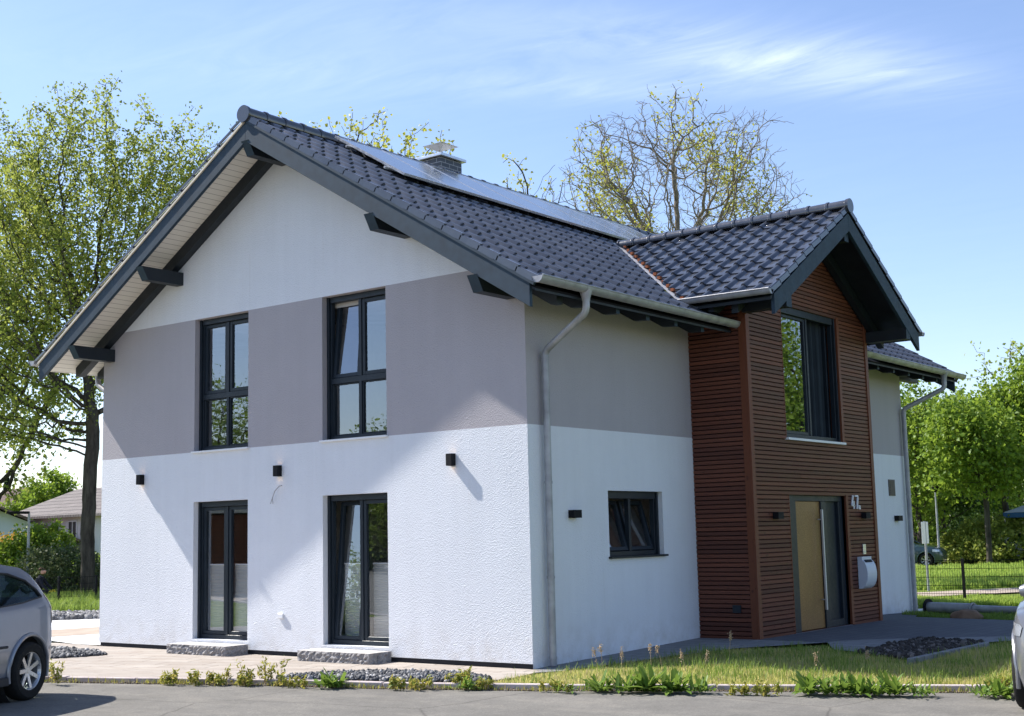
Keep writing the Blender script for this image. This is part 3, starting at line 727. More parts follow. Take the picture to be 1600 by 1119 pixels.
# wooden entrance bay ----------------------------------------------------------
bay = thing('entrance_bay', None, None); bay.parent = house
WWIN = (5.72, 7.92, 3.20, 5.44); DOOR = (5.70, 7.92, .02, 2.26)
mb = MB(); dk = M['tileunder']
tb = MB(); wall_panel(tb, 0, P_ - .03, Y1 + .02, Y2 - .02, -.03, 7.0, [(*WWIN, M['post']), (*DOOR, M['post'])], (), lambda z: dk, .17, -1)
wall_panel(tb, 1, Y1 + .03, 0, P_ - .03, -.03, 5.4, [], (), lambda z: dk, .1, 1); wall_panel(tb, 1, Y2 - .03, 0, P_ - .03, -.03, 5.4, [], (), lambda z: dk, .1, -1)
me = bpy.data.meshes.new('backing'); me.from_pydata(tb.v, [], tb.f); me.polygons.foreach_set('material_index', tb.m)
bm = bmesh.new(); bm.from_mesh(me)
for s in (1, -1): bmesh.ops.bisect_plane(bm, geom=bm.verts[:] + bm.edges[:] + bm.faces[:], plane_co=(0, GY, GZ - .22), plane_no=(0, s * sp, cp), clear_outer=True)
bm.to_mesh(me); bm.free()
for m in tb.mats: me.materials.append(m)
link('backing', me, bay)
def slats(which):
    mb = MB(); pitch = .0705; n = int(7.0 / pitch)
    for i in range(n):
        z0 = -.0 + i * pitch; z1 = z0 + pitch - .0055; zc_ = (z0 + z1) / 2
        if which == 'front':
            ymin, ymax = Y1 + .12, Y2 - .12
            lim = (GZ - .24 - z1) / TM
            if lim < .05: break
            ymin, ymax = max(ymin, GY - lim), min(ymax, GY + lim)
            iv = [(ymin, ymax)]
            for h in (WWIN, DOOR):
                if h[2] - .03 < zc_ < h[3] + .01:
                    iv = [(a, b) for a, b in ((ymin, h[0] - .004), (h[1] + .10, ymax)) if b > a]
            for a, b in iv:
                if b - a > 2.6 and random.random() < .6: c = random.uniform(a + .8, b - .8); segs = [(a, c - .002), (c + .002, b)]
                else: segs = [(a, b)]
                for a_, b_ in segs:
                    o = random.uniform(-.002, .002)
                    mb.add([(P_ - .03, a_, z0), (P_ - .004 + o, a_, z0 + .004), (P_ - .0 + o, a_, z1 - .01), (P_ - .03, a_, z1), (P_ - .03, b_, z0), (P_ - .004 + o, b_, z0 + .004), (P_ - .0 + o, b_, z1 - .01), (P_ - .03, b_, z1)],
                           [(0, 3, 2, 1), (4, 5, 6, 7), (0, 1, 5, 4), (1, 2, 6, 5), (2, 3, 7, 6)], M['slat'])
        else:
            if z1 > 5.5: break
            y, s = (Y1, 1) if which == 'near' else (Y2, -1)
            o = random.uniform(-.002, .002); a_, b_ = .004, P_ - .13
            mb.add([(a_, y + s * .03, z0), (a_, y + o, z0 + .004), (a_, y - s * .004 + o, z1 - .01), (a_, y + s * .03, z1), (b_, y + s * .03, z0), (b_, y + o, z0 + .004), (b_, y - s * .004 + o, z1 - .01), (b_, y + s * .03, z1)],
                   [(0, 3, 2, 1), (4, 5, 6, 7), (0, 1, 5, 4), (1, 2, 6, 5), (2, 3, 7, 6)], M['slat'])
    return mb.build('cladding', bay)
slats('front'); slats('near'); slats('far')
for y, s in ((Y1, 1), (Y2, -1)):
    mb = MB(); zt = GZ - .24 - TM * (GY - Y1)
    ya, yb = sorted((y - s * .012, y + s * .105)); mb.box(P_ - .02, P_ + .014, ya, yb, -.0, zt, M['post'])
    ya, yb = sorted((y - s * .0125, y + s * .02)); mb.box(P_ - .125, P_ - .021, ya, yb, -.0, zt, M['post']); mb.build('corner_post', bay, bevel=.003)
for h in (WWIN, DOOR):      # reveal boards right of window and door
    mb = MB(); mb.box(P_ - .17, P_ + .01, h[1] + .0, h[1] + .095, h[2], h[3] + .02, M['post'])
    mb.build('trim_board', bay, bevel=.003)
    mb = MB(); mb.box(P_ - .028, P_ + .002, h[0] - .02, h[0] - .001, h[2], h[3], M['post']); mb.build('trim_board', bay, bevel=.003)
bw = window('window', bay, *WWIN, 0, P_, -1, 'fr', depth=.07, fr=.08, sash=.055, topbox=.13, openc=(1,)); sill(bw, WWIN[0], WWIN[1] + .03, 3.20, 0, P_, 1, M['whitemetal'], .05, .04)
bw['label'] = 'tall dark window with its right half open onto a dark curtain'
mcur = plain('dark_curtain', (.035, .045, .055), .9, .1, 0, .15)
mb = MB(); n = 120; vs = []
for i in range(n + 1):
    y = 6.80 + i / n * .95; x = P_ - .26 + .035 * math.sin(i * .55) + .012 * math.sin(i * 1.3); vs += [(x, y, 3.28), (x, y, 5.36)]
mb.add(vs, [(2 * i, 2 * i + 1, 2 * i + 3, 2 * i + 2) for i in range(n)], mcur); mb.build('curtain', bw, smooth=True)
mb = MB(); mb.box(-2.2, -2.1, 4.6, 9.0, 0, 5.3, I); mb.box(-2.1, P_ - .25, 4.6, 9.0, 2.75, 3.1, F); mb.box(-2.1, P_ - .25, 4.6, 9.0, 5.45, 5.5, I); mb.build('interior', bay)
# entrance door: frame, gold panelled leaf, side light
dr = thing('entrance_door', None, None); dr.parent = bay; dr['label'] = 'dark entrance door with a golden panel and long steel pull handle'
y0, y1, z0, z1 = DOOR
mb = MB(); a, b = P_ - .17, P_ - .09
mb.box(a, b + .05, y0 + .003, y0 + .20, z0, z1 - .003, M['dark']); mb.box(a, b + .03, y0 + .201, y0 + .34, z0, z1 - .003, M['dark']); mb.box(a, b + .02, y0 + .34, y1 - .003, z1 - .10, z1 - .003, M['dark'])
mb.box(a, b + .028, 7.02, 7.19, z0, z1 - .101, M['dark']); mb.box(a, b + .02, y1 - .09, y1 - .003, z0, z1 - .101, M['dark']); mb.box(a, b + .01, 7.19, y1 - .09, z0, z0 + .12, M['dark'])
mb.box(a, b + .012, 7.19, 7.26, z0 + .12, z1 - .101, M['dark']); mb.box(a, b + .011, y1 - .16, y1 - .09, z0 + .12, z1 - .101, M['dark'])
mb.box(a - .3, P_ + .01, y0, y1, -.03, z0 - .002, M['zinc']); mb.build('frame', dr, bevel=.004)
def gold():
    m = NT('golden_glitter_panel', .4, .5); m.b.inputs['Metallic'].default_value = .35
    n = m.noise(55, 4, .7); v = m.noise(2.2, 4)
    c = m.ramp(n, [(.3, (.15, .075, .022)), (.5, (.25, .135, .045)), (.72, (.40, .25, .10))]); m.color(m.mix(m.mr(v, .3, .7, 0, .5), c, (.15, .085, .03))); m.bump(n, .3, .004); return m.m
mb = MB(); mb.box(a + .02, b - .0, y0 + .342, 7.018, z0 + .01, z1 - .105, gold()); mb.build('door_panel', dr, bevel=.003)
mb = MB(); mb.box(a + .03, a + .036, 7.26, y1 - .16, z0 + .12, z1 - .101, M['dark']); mb.build('side_light', dr)
mb = MB(); hx = P_ + .0; mb.beam((hx - .01, 6.93, .33), (hx - .01, 6.93, 2.02), .035, .035, M['steel'], (1, 0, 0))
for z in (.5, 1.85): mb.tube([(hx - .02, 6.93, z), (b - .01, 6.93, z)], .012, M['steel'], 8)
mb.build('door_handle', dr, bevel=.003)

# solar modules ------------------------------------------------------------------
def pvmat():
    m = NT('solar_cells', .4, .4)
    s_ = m.n('SeparateXYZ'); m.l(m.pos(), s_.inputs[0])
    br = m.n('TexBrick'); br.offset = 0; br.inputs['Scale'].default_value = 1; br.inputs['Brick Width'].default_value = .157; br.inputs['Row Height'].default_value = .157; br.inputs['Mortar Size'].default_value = .003
    br.inputs['Color1'].default_value = (.035, .04, .05, 1); br.inputs['Color2'].default_value = (.045, .05, .06, 1); br.inputs['Mortar'].default_value = (.055, .06, .07, 1)
    cbn = m.n('CombineXYZ'); m.l(m.math('DIVIDE', s_.outputs[0], cp), cbn.inputs[0]); m.l(s_.outputs[1], cbn.inputs[1]); m.l(cbn.outputs[0], br.inputs[0]); m.color(br.outputs[0])
    m.b.inputs['Coat Weight'].default_value = 1; m.b.inputs['Coat Roughness'].default_value = .13; m.b.inputs['Coat IOR'].default_value = 1.7; return m.m
M['pv'] = pvmat()
Sd = Vector((cp, 0, -sp)); Nd = Vector((sp, 0, cp)); O = Vector((AX, 0, RZ))
for k in range(8):
    ya = .90 + k * 1.125; yb = ya + 1.11
    pn = thing('solar_panel', None, None); pn.parent = roof
    mb = MB()
    def Q(s, y, h): return O + Sd * s + Vector((0, y, 0)) + Nd * h
    def slab(mb, s0, s1, y0, y1, h0, h1, mat):
        mb.add([Q(s, y, h) for h in (h0, h1) for y in (y0, y1) for s in (s0, s1)], [(0, 2, 3, 1), (4, 5, 7, 6), (0, 1, 5, 4), (2, 6, 7, 3), (0, 4, 6, 2), (1, 3, 7, 5)], mat)
    s0, s1 = .20, 2.0; f = .022
    slab(mb, s0, s0 + f, ya, yb, .09, .13, M['alu']); slab(mb, s1 - f, s1, ya, yb, .09, .13, M['alu']); slab(mb, s0 + f, s1 - f, ya, ya + f, .09, .13, M['alu']); slab(mb, s0 + f, s1 - f, yb - f, yb, .09, .13, M['alu'])
    mb.build('frame', pn)
    mb = MB(); slab(mb, s0 + f, s1 - f, ya + f, yb - f, .095, .126, M['pv']); mb.build('cells', pn)
mb = MB()
for s in (.62, 1.62): slab(mb, s - .02, s + .02, .82, 9.9, .05, .088, M['alu'])
mb.build('mounting_rail', roof)

# chimney ---------------------------------------------------------------------------
chim = thing('chimney', None, None); chim.parent = roof
def brickm():
    m = NT('black_clinker_brick', .35, .5); br = m.n('TexBrick'); br.inputs['Scale'].default_value = 1; br.inputs['Brick Width'].default_value = .24; br.inputs['Row Height'].default_value = .085; br.inputs['Mortar Size'].default_value = .006
    br.inputs['Color1'].default_value = (.02, .022, .028, 1); br.inputs['Color2'].default_value = (.035, .036, .045, 1); br.inputs['Mortar'].default_value = (.30, .30, .31, 1)
    s_ = m.n('SeparateXYZ'); m.l(m.pos(), s_.inputs[0]); c_ = m.n('CombineXYZ'); m.l(m.math('ADD', s_.outputs[0], s_.outputs[1]), c_.inputs[0]); m.l(s_.outputs[2], c_.inputs[1]); m.l(c_.outputs[0], br.inputs[0]); m.color(br.outputs[0]); m.bump(br.outputs['Fac'], -.4, .01); return m.m
cx0, cx1, cy0, cy1 = -5.60, -5.08, 4.22, 4.84
mb = MB(); mb.box(cx0, cx1, cy0, cy1, 7.6, 8.85, brickm()); mb.build('stack', chim)
mb = MB(); mb.box(cx0 - .07, cx1 + .07, cy0 - .07, cy1 + .07, 8.86, 8.915, M['alu']); mb.build('cover_slab', chim, bevel=.006)
cc = ((cx0 + cx1) / 2, (cy0 + cy1) / 2)
mb = MB(); mb.tube([(*cc, 8.93), (*cc, 8.99)], .12, M['zinc'], 20)
for dx, dy in ((-.1, -.1), (.1, -.1), (.1, .1), (-.1, .1)): mb.beam((cc[0] + dx, cc[1] + dy, 8.96), (cc[0] + dx * 1.5, cc[1] + dy * 1.5, 9.165), .018, .01, M['steel'])
h = .25; mb.add([(cc[0] - h, cc[1] - h, 9.16), (cc[0] + h, cc[1] - h, 9.16), (cc[0] + h, cc[1] + h, 9.16), (cc[0] - h, cc[1] + h, 9.16), (*cc, 9.25), (*cc, 9.235), ], [(0, 1, 4), (1, 2, 4), (2, 3, 4), (3, 0, 4), (1, 0, 5), (2, 1, 5), (3, 2, 5), (0, 3, 5)], M['steel']); mb.build('cowl', chim)

# fittings ---------------------------------------------------------------------------
def lamp(c, ax, out, w=.10, h=.17, d=.10, glow=False):
    mb = MB(); t = .008
    def B(a0, a1, o0, o1, z0, z1, mat):
        o0, o1 = sorted((out * o0, out * o1))
        if ax == 1: mb.box(c[0] + a0, c[0] + a1, c[1] + o0, c[1] + o1, c[2] + z0, c[2] + z1, mat)
        else: mb.box(c[0] + o0, c[0] + o1, c[1] + a0, c[1] + a1, c[2] + z0, c[2] + z1, mat)
    B(-w / 2, w / 2, d - t, d, -h / 2, h / 2, M['black']); B(-w / 2, -w / 2 + t, .002, d - t, -h / 2, h / 2, M['black']); B(w / 2 - t, w / 2, .002, d - t, -h / 2, h / 2, M['black']); B(-w / 2 + t, w / 2 - t, .002, .012, -h / 2, h / 2, M['black'])
    B(-w / 2 + t, w / 2 - t, .012, d - t, -.02, .02, M['lampglow'] if glow else M['black'])
    o = mb.build('wall_lamp', house); return o
for x, z in ((-8.39, 2.80), (-4.91, 2.79), (-1.33, 2.78)): lamp((x, 0, z), 1, -1, glow=True)
lamp((0, 1.0, 1.98), 0, 1, .19, .11, .10); lamp((0, 12.85, 1.87), 0, 1, .22, .11, .10)
lamp((P_, 5.17, 1.92), 0, 1, .19, .11, .10); lamp((P_, 8.66, 1.91), 0, 1, .19, .11, .10)
mb = MB(); vm = plain('bronze_vent', (.13, .115, .10), .6, .3); mb.box(-.004, .02, 12.52, 12.84, 2.34, 2.68, vm)
for i in range(9): mb.box(.021, .034, 12.56, 12.80, 2.372 + i * .033, 2.386 + i * .033, vm)
mb.build('vent_grille', house)
mb = MB(); mb.box(-4.93, -4.81, -.035, -.002, .50, .58, M['whitemetal']); mb.build('socket', house, bevel=.006)
mb = MB(); mb.tube([(-4.86, -.0, 2.56), (-4.87, -.05, 2.55), (-4.95, -.07, 2.47), (-5.03, -.05, 2.36), (-5.07, -.05, 2.28)], .007, M['cable'], 6); mb.tube([(-5.0, -.06, 2.40), (-5.0, -.07, 2.34), (-4.99, -.07, 2.28)], .006, M['cable'], 6); mb.build('cable', house)
mb = MB(); mb.box(.62, .76, Y1 - .03, Y1 - .004, .42, .54, M['soot']); mb.build('vent_cover', bay)
mb = MB(); mb.box(P_ + .003, P_ + .025, 8.52, 8.64, 1.22, 1.40, M['alu']); mb.box(P_ + .025, P_ + .030, 8.555, 8.605, 1.25, 1.28, M['steel']); mb.build('doorbell', bay, bevel=.003)
# mailbox: half-round bellied front
mbx = thing('mailbox', None, None); mbx.parent = bay
mw = plain('pale_silver_metal', (.58, .62, .68), .4, .4, .0, .04)
prof = [(P_ + .004, 1.18), (P_ + .09, 1.18)] + [(P_ + .06 + .12 * math.sin(t), .93 + .25 * math.cos(t) * 1.0 - .05) for t in np.linspace(.25, math.pi - .15, 14)] + [(P_ + .06, .62), (P_ + .004, .62)]
mb = MB(); n = len(prof); ys_ = (8.28, 8.70)
vs = [(x, y, z) for y in ys_ for x, z in prof]; mb.add(vs, [tuple(range(n)), tuple(range(n, 2 * n))[::-1]] + [(i, (i + 1) % n, n + (i + 1) % n, n + i) for i in range(n)], mw); mb.build('body', mbx)
mb = MB(); mb.beam((P_ + .125, 8.33, 1.105), (P_ + .125, 8.62, 1.105), .05, .012, M['black'], (.75, 0, .66)); mb.build('slot', mbx)
# house number
def text(body, size, loc, rot, mat, parent, name, shear=0):
    cu = bpy.data.curves.new('n', 'FONT'); cu.body = body; cu.size = size; cu.extrude = .012; cu.offset = .003; cu.shear = shear
    o = bpy.data.objects.new('n', cu); COL.objects.link(o); dg = bpy.context.evaluated_depsgraph_get(); me = bpy.data.meshes.new_from_object(o.evaluated_get(dg)); bpy.data.objects.remove(o)
    me.materials.clear(); me.materials.append(mat); p = link(name, me, parent); p.location = loc; p.rotation_euler = rot; return p
mnum = plain('white_enamel', (.8, .8, .82), .4, .4, 0, .02)
num = thing('house_number', None, None); num.parent = bay; num['label'] = 'white house number 47a'
def numstroke(mb, pts, w=.027):
    for (a, b), (c, d_) in zip(pts[:-1], pts[1:]): mb.beam((P_ + .015, a, b), (P_ + .015, c, d_), .022, w, mnum, Vector((0, c - a, d_ - b)).cross(Vector((1, 0, 0))))
mb = MB(); numstroke(mb, [(8.21, 2.27), (8.15, 2.10), (8.15, 2.09), (8.265, 2.09)]); numstroke(mb, [(8.225, 2.17), (8.235, 2.03)]); mb.build('digit', num)
mb = MB(); numstroke(mb, [(8.30, 2.26), (8.42, 2.26), (8.365, 2.03)]); mb.build('digit', num)
text('a', .15, (P_ + .015, 8.44, 2.025), (R(90), 0, R(90)), mnum, num, 'digit')

# stone steps -------------------------------------------------------------------------
def stepm():
    m = NT('rough_granite', .9, .2); n = m.noise(9, 8, .75); g = m.noise(90, 3); m.color(m.ramp(m.math('ADD', m.math('MULTIPLY', n, .6), m.math('MULTIPLY', g, .4)), [(.3, (.12, .115, .12)), (.5, (.30, .29, .29)), (.7, (.5, .48, .46))])); m.bump(n, .9, .04); return m.m
M['granite'] = stepm(); M['granitetop'] = plain('sawn_granite', (.48, .46, .44), .8, .2, 0, .1, 8, .2)
def stone_step(x0, x1, y0, label):
    mb = MB(); z0, z1 = -.09, .085; nx, nz = 40, 6; rs = random.Random(x0)
    mb.add([(x0 + .02, y0 + .02, z1), (x1 - .02, y0 + .02, z1), (x1 - .02, -.02, z1), (x0 + .02, -.02, z1)], [(0, 1, 2, 3)], M['granitetop'])
    def face(P, a0, a1, n):
        g = [[P(a0 + (a1 - a0) * i / n, z0 + (z1 - z0) * j / nz, (rs.uniform(-.018, .022) if 0 < j < nz and 0 < i < n else 0)) for i in range(n + 1)] for j in range(nz + 1)]
        vs = [v for r_ in g for v in r_]; m = n + 1; mb.add(vs, [(j * m + i, j * m + i + 1, (j + 1) * m + i + 1, (j + 1) * m + i) for j in range(nz) for i in range(n)], M['granite'])
    face(lambda a, z, o: (a, y0 + .02 - o, z), x0 + .02, x1 - .02, nx); face(lambda a, z, o: (x1 - .02 + o, a, z), y0 + .02, -.02, 16); face(lambda a, z, o: (x0 + .02 - o, a, z), y0 + .02, -.02, 16)
    return tag(mb.build('stone_step'), label, 'step', 'granite blocks before the terrace doors')
stone_step(-7.08, -5.6, -.50, 'rough granite step below the closed left terrace door')
stone_step(-4.02, -2.52, -.50, 'rough granite step below the terrace door with the tilted sash')

# ------------------------------------------------------------------ vegetation
def leafmat(name, c0, c1, c2, trans=.35, rough=.5):
    m = NT(name, rough, .25); i = m.island()
    col = m.ramp(i, [(0, c0), (.5, c1), (1, c2)]); big = m.noise(.5, 3)
    col = m.mix(m.mr(big, .35, .65, 0, .4), col, c1); m.color(col)
    tr = m.n('BsdfTranslucent'); m.l(m.mix(.5, col, tuple(min(1, x * 1.7) for x in c2)), tr.inputs[0]); ms = m.n('MixShader'); ms.inputs[0].default_value = trans
    m.l(m.b.outputs[0], ms.inputs[1]); m.l(tr.outputs[0], ms.inputs[2]); m.l(ms.outputs[0], m.out.inputs[0]); return m.m
LF = {
 'maple': leafmat('fresh_maple_leaf', (.09, .145, .022), (.175, .235, .038), (.33, .36, .075), .42),
 'sparse': leafmat('young_leaf', (.20, .20, .03), (.30, .31, .05), (.42, .42, .07), .4),
 'green': leafmat('bright_green_leaf', (.08, .15, .018), (.14, .23, .025), (.24, .32, .04), .4),
 'deep': leafmat('deep_green_leaf', (.03, .07, .012), (.05, .10, .018), (.09, .15, .03), .3),
 'lilac': leafmat('shrub_leaf', (.03, .06, .015), (.06, .10, .03), (.16, .18, .09), .25),
 'yellow': leafmat('golden_leaf', (.35, .20, .02), (.45, .28, .03), (.55, .36, .05), .3),
 'conifer': leafmat('conifer_needles', (.008, .02, .012), (.014, .03, .018), (.022, .04, .025), .1),
 'weed': leafmat('weed_leaf', (.08, .15, .02), (.12, .21, .03), (.20, .28, .05), .35),
 'weedy': leafmat('yellowish_weed_leaf', (.14, .22, .03), (.24, .30, .04), (.38, .30, .09), .4),
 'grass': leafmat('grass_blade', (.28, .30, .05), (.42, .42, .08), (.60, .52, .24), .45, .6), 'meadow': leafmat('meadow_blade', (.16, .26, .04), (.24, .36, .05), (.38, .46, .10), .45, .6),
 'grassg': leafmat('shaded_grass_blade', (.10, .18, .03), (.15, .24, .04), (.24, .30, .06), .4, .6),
 'dry': leafmat('dry_stalk', (.30, .22, .14), (.40, .30, .20), (.5, .40, .28), .2, .8)}
def bark(name, a, b):
    m = NT(name, .95, .1); n = m.noise(1, 6, .7, m.map((6, 6, 1.4))); m.color(m.mix(m.mr(n, .35, .65, 0, 1), a, b)); m.bump(n, .8, .05); return m.m
BK = {'dark': bark('dark_bark', (.035, .03, .026), (.10, .09, .075)), 'pale': bark('patchy_pale_bark', (.12, .10, .08), (.32, .28, .22))}
def grow(att, start, D, di, dk, iters=90, tropism=(0, 0, .12), seed=1, wob=.16):
    rg = np.random.default_rng(seed)
    P = [np.array(p, float) for p in start]; par = [i - 1 for i in range(len(start))]
    A = np.array(att); act = np.ones(len(A), bool)
    Pn = np.array(P); dm = np.linalg.norm(A[:, None] - Pn[None], axis=2); near = dm.argmin(1); nd = dm.min(1); act &= nd > dk
    tp = np.array(tropism); cnt = {}
    for it in range(iters):
        rad = di if it > 14 else di * 3
        sel = np.nonzero(act & (nd < rad))[0]
        if len(sel) == 0: break
        Pa = np.array(P); v = A[sel] - Pa[near[sel]]; v /= np.linalg.norm(v, axis=1)[:, None] + 1e-9
        acc = np.zeros((len(P), 3)); np.add.at(acc, near[sel], v); g = np.unique(near[sel]); new = []
        for i in g:
            if cnt.get(i, 0) >= 3: continue
            cnt[i] = cnt.get(i, 0) + 1
            d = acc[i] / (np.linalg.norm(acc[i]) + 1e-9) + tp + rg.normal(0, wob, 3); d /= np.linalg.norm(d)
            new.append(P[i] + d * D); par.append(int(i))
        if not new: break
        o = len(P); P += new; nn = np.array(new)
        ai = np.nonzero(act)[0]
        for c in range(0, len(ai), 4000):
            k = ai[c:c + 4000]; dd = np.linalg.norm(A[k][:, None] - nn[None], axis=2); m_ = dd.min(1); a_ = dd.argmin(1); u = m_ < nd[k]; nd[k[u]] = m_[u]; near[k[u]] = a_[u] + o
        act &= nd > dk
    return np.array(P), np.array(par)
def branches(P, par, r0, expo, rmax=None):
    n = len(P); r = np.zeros(n); ch = np.zeros(n, int)
    for i in range(1, n): ch[par[i]] += 1
    acc = np.zeros(n)
    for i in range(n - 1, -1, -1):
        if ch[i] == 0: acc[i] = r0 ** expo
        if par[i] >= 0: acc[par[i]] += acc[i]
    r = acc ** (1 / expo)
    if rmax is not None: r *= 1; r = r0 + (r - r0) * (rmax - r0) / (r[0] - r0)
    return r, ch
def tubes(P, par, r):
    V = []; F = []; o = 0
    for thick in (0, 1):
        idx = np.array([i for i in range(1, len(P)) if (r[i] > .045) == bool(thick)]); k = 8 if thick else 4
        if len(idx) == 0: continue
        a, b = P[par[idx]], P[idx]; d = b - a; Ln = np.linalg.norm(d, axis=1)[:, None]; d /= Ln; ref = np.tile([.31, .17, .93], (len(d), 1)); ref[np.abs(d[:, 2]) > .8] = [1, .13, .1]
        u = np.cross(d, ref); u /= np.linalg.norm(u, axis=1)[:, None]; v = np.cross(d, u)
        ra, rb = np.minimum(r[par[idx]], r[idx] * 1.35)[:, None], r[idx][:, None]
        a = a - d * ra * .3
        for j in range(k):
            pass
        ang = np.arange(k) * 2 * np.pi / k
        ring = lambda c, rr: c[:, None] + (u[:, None] * np.cos(ang)[None, :, None] + v[:, None] * np.sin(ang)[None, :, None]) * rr[:, None]
        VV = np.concatenate([ring(a, ra), ring(b, rb)], 1).reshape(-1, 3); m = len(idx); base_ = (np.arange(m) * 2 * k)[:, None]
        j = np.arange(k)[None]; f = np.stack([base_ + j, base_ + (j + 1) % k, base_ + k + (j + 1) % k, base_ + k + j], 2).reshape(-1, 4)
        V.append(VV); F.append(f + o); o += len(VV)
    return np.concatenate(V), np.concatenate(F)
def leaves(C, size, rg, spread, flat=.0, aspect=1.6, droop=0):
    """one small folded leaf (two faces) at every centre"""
    n = len(C); c = C + rg.normal(0, spread, (n, 3)); nrm = rg.normal(0, 1, (n, 3)); nrm[:, 2] += flat; nrm /= np.linalg.norm(nrm, axis=1)[:, None]
    t = rg.normal(0, 1, (n, 3)); t[:, 2] -= droop; t -= nrm * (t * nrm).sum(1)[:, None]; t /= np.linalg.norm(t, axis=1)[:, None]; b = np.cross(nrm, t)
    s = (size * rg.uniform(.6, 1.35, n))[:, None]; h = s / aspect
    tip, root = c + t * s * .5, c - t * s * .5; l, r_ = c + b * h * .5 + nrm * s * .14, c - b * h * .5 + nrm * s * .14
    V = np.stack([root, l, tip, r_], 1).reshape(-1, 3); i = (np.arange(n) * 4)[:, None]
    return V, i + np.array([[0, 1, 2, 3]])
def tri(V, F):
    return V, np.concatenate([F[:, [0, 1, 2]], F[:, [0, 2, 3]]])
def blobs_pts(blobs, n, rg, hollow=0.0):
    vol = np.array([b[3] * b[4] * b[5] * (b[6] if len(b) > 6 else 1) for b in blobs]); k = rg.choice(len(blobs), n, p=vol / vol.sum()); B = np.array([b[:6] for b in blobs])[k]
    d = rg.normal(0, 1, (n, 3)); d /= np.linalg.norm(d, axis=1)[:, None]; rad = (hollow + (1 - hollow) * rg.uniform(0, 1, n)) ** (1 / 3.0)
    return B[:, :3] + d * rad[:, None] * B[:, 3:6]
BW = Vector((FW[0], FW[1], 0)).normalized(); BRT = Vector((BW.y, -BW.x, 0))
def local(blobs, rt=None):
    """blobs given as (right, away, up, r_right, r_away, r_up) turned into plan axes"""
    out = []
    for b in blobs: c = BRT * b[0] + BW * b[1]; out.append((c.x, c.y, b[2], (b[3] + b[4]) / 2 if abs(b[3] - b[4]) < .01 else b[3], b[4] if abs(b[3] - b[4]) < .01 else b[3], *b[5:]))
    return out
def tree(name, label, loc, blobs, trunk, r_trunk, leaf, bk, natt=1200, D=.42, leaf_n=6, leaf_size=.16, spread=.16, r0=.009, expo=2.25, seed=1, group=None, leaf_frac=1.0, lean=(0, 0), trop=.10, di=2.2, dk=.6, extra=0, cat='tree', zmin=0, wob=.16, nclus=0, sgf=1, twigs=0):
    rg = np.random.default_rng(seed); t = thing(name, label, cat, loc, 0, group)
    LB = local(blobs); nc = nclus or max(14, natt // 75); cc_ = blobs_pts(LB, nc, rg, .25); kk = rg.integers(0, nc, natt); sg = np.cbrt(np.mean([b[3] * b[4] * b[5] for b in LB])) * .27 * sgf
    att = np.concatenate([cc_[kk] + rg.normal(0, 1, (natt, 3)) * sg, blobs_pts(LB, natt // 4, rg, .1)]); att = att[att[:, 2] > max(zmin, trunk * .45)]; st = []; h = 0; x = y = 0; i = 0
    while h < trunk: st.append((x, y, h)); h += D; x += lean[0] * D + rg.normal(0, .015); y += lean[1] * D + rg.normal(0, .015)
    P, par = grow(att, st, D, di, dk, seed=seed, tropism=(0, 0, trop), wob=wob)
    if twigs:      # short side twigs on the thin wood
        n0 = len(st) + 12; Q = [p for p in P]; pr = list(par)
        for i in rg.integers(n0, len(P), twigs):
            d = P[i] - P[par[i]]; d = d / (np.linalg.norm(d) + 1e-9) + rg.normal(0, .75, 3); d /= np.linalg.norm(d); q = P[i]; k = int(i)
            for _ in range(int(rg.integers(2, 5))): q = q + d * .13; d = d + rg.normal(0, .25, 3); d /= np.linalg.norm(d); Q.append(q); pr.append(k); k = len(Q) - 1
        P, par = np.array(Q), np.array(pr)
    r, ch = branches(P, par, r0, expo, r_trunk)
    r[0] *= 1.35
    V, F = tubes(P, par, r); fast('trunk', V, F, [bk], None, t, True)
    if leaf_n:
        tips = np.nonzero((r < r0 * 3.0) & (np.arange(len(P)) > len(st)))[0]
        if leaf_frac < 1:      # leafy and bare parts come in patches
            ph = np.sin(P[tips] @ np.array([1.3, .7, .9]) + seed) + np.sin(P[tips] @ np.array([-.6, 1.1, 1.7])) + rg.normal(0, .5, len(tips)); tips = tips[ph > np.quantile(ph, 1 - leaf_frac)]
        C = np.repeat(P[tips], leaf_n, 0) + (P[par[np.repeat(tips, leaf_n)]] - np.repeat(P[tips], leaf_n, 0)) * rg.uniform(0, 1, (len(tips) * leaf_n, 1))
        if extra: tp_ = P[tips]; C = np.concatenate([C, tp_[rg.integers(0, len(tp_), extra)] + rg.normal(0, spread * 1.3, (extra, 3))])
        V, F = leaves(C, leaf_size, rg, spread, .3, 1.35, .3); V, F = tri(V, F); fast('crown', V, F, [leaf], None, t)
    return t
def shrub(name, label, loc, blobs, leaf, n, size, seed=1, group=None, stems=7, cat='shrub', spread=.05, clump=260):
    rg = np.random.default_rng(seed); t = thing(name, label, cat, loc, 0, group); B = local(blobs)
    cen = blobs_pts(B, clump, rg, .45); k = rg.integers(0, clump, n); R_ = np.mean([min(b[3:6]) for b in B]) * .26
    C = cen[k] + rg.normal(0, 1, (n, 3)) * R_ * .55; C = C[C[:, 2] > .02]
    V, F = leaves(C, size, rg, spread, .5, 1.4); V, F = tri(V, F); fast('foliage', V, F, [leaf], None, t)
    for i in range(stems):
        mb = MB(); c = cen[rg.integers(0, clump)]; mb.tube([(c[0] * .12, c[1] * .12, 0), (c[0] * .5, c[1] * .5, c[2] * .55), tuple(c)], [.04, .025, .01], BK['dark'], 6, False); mb.build('stem', t, smooth=True)
    return t
def gp(u, v, z=None):
    q = G(u, v, -.12); return (q[0], q[1], gz(q[0], q[1]) - .03)

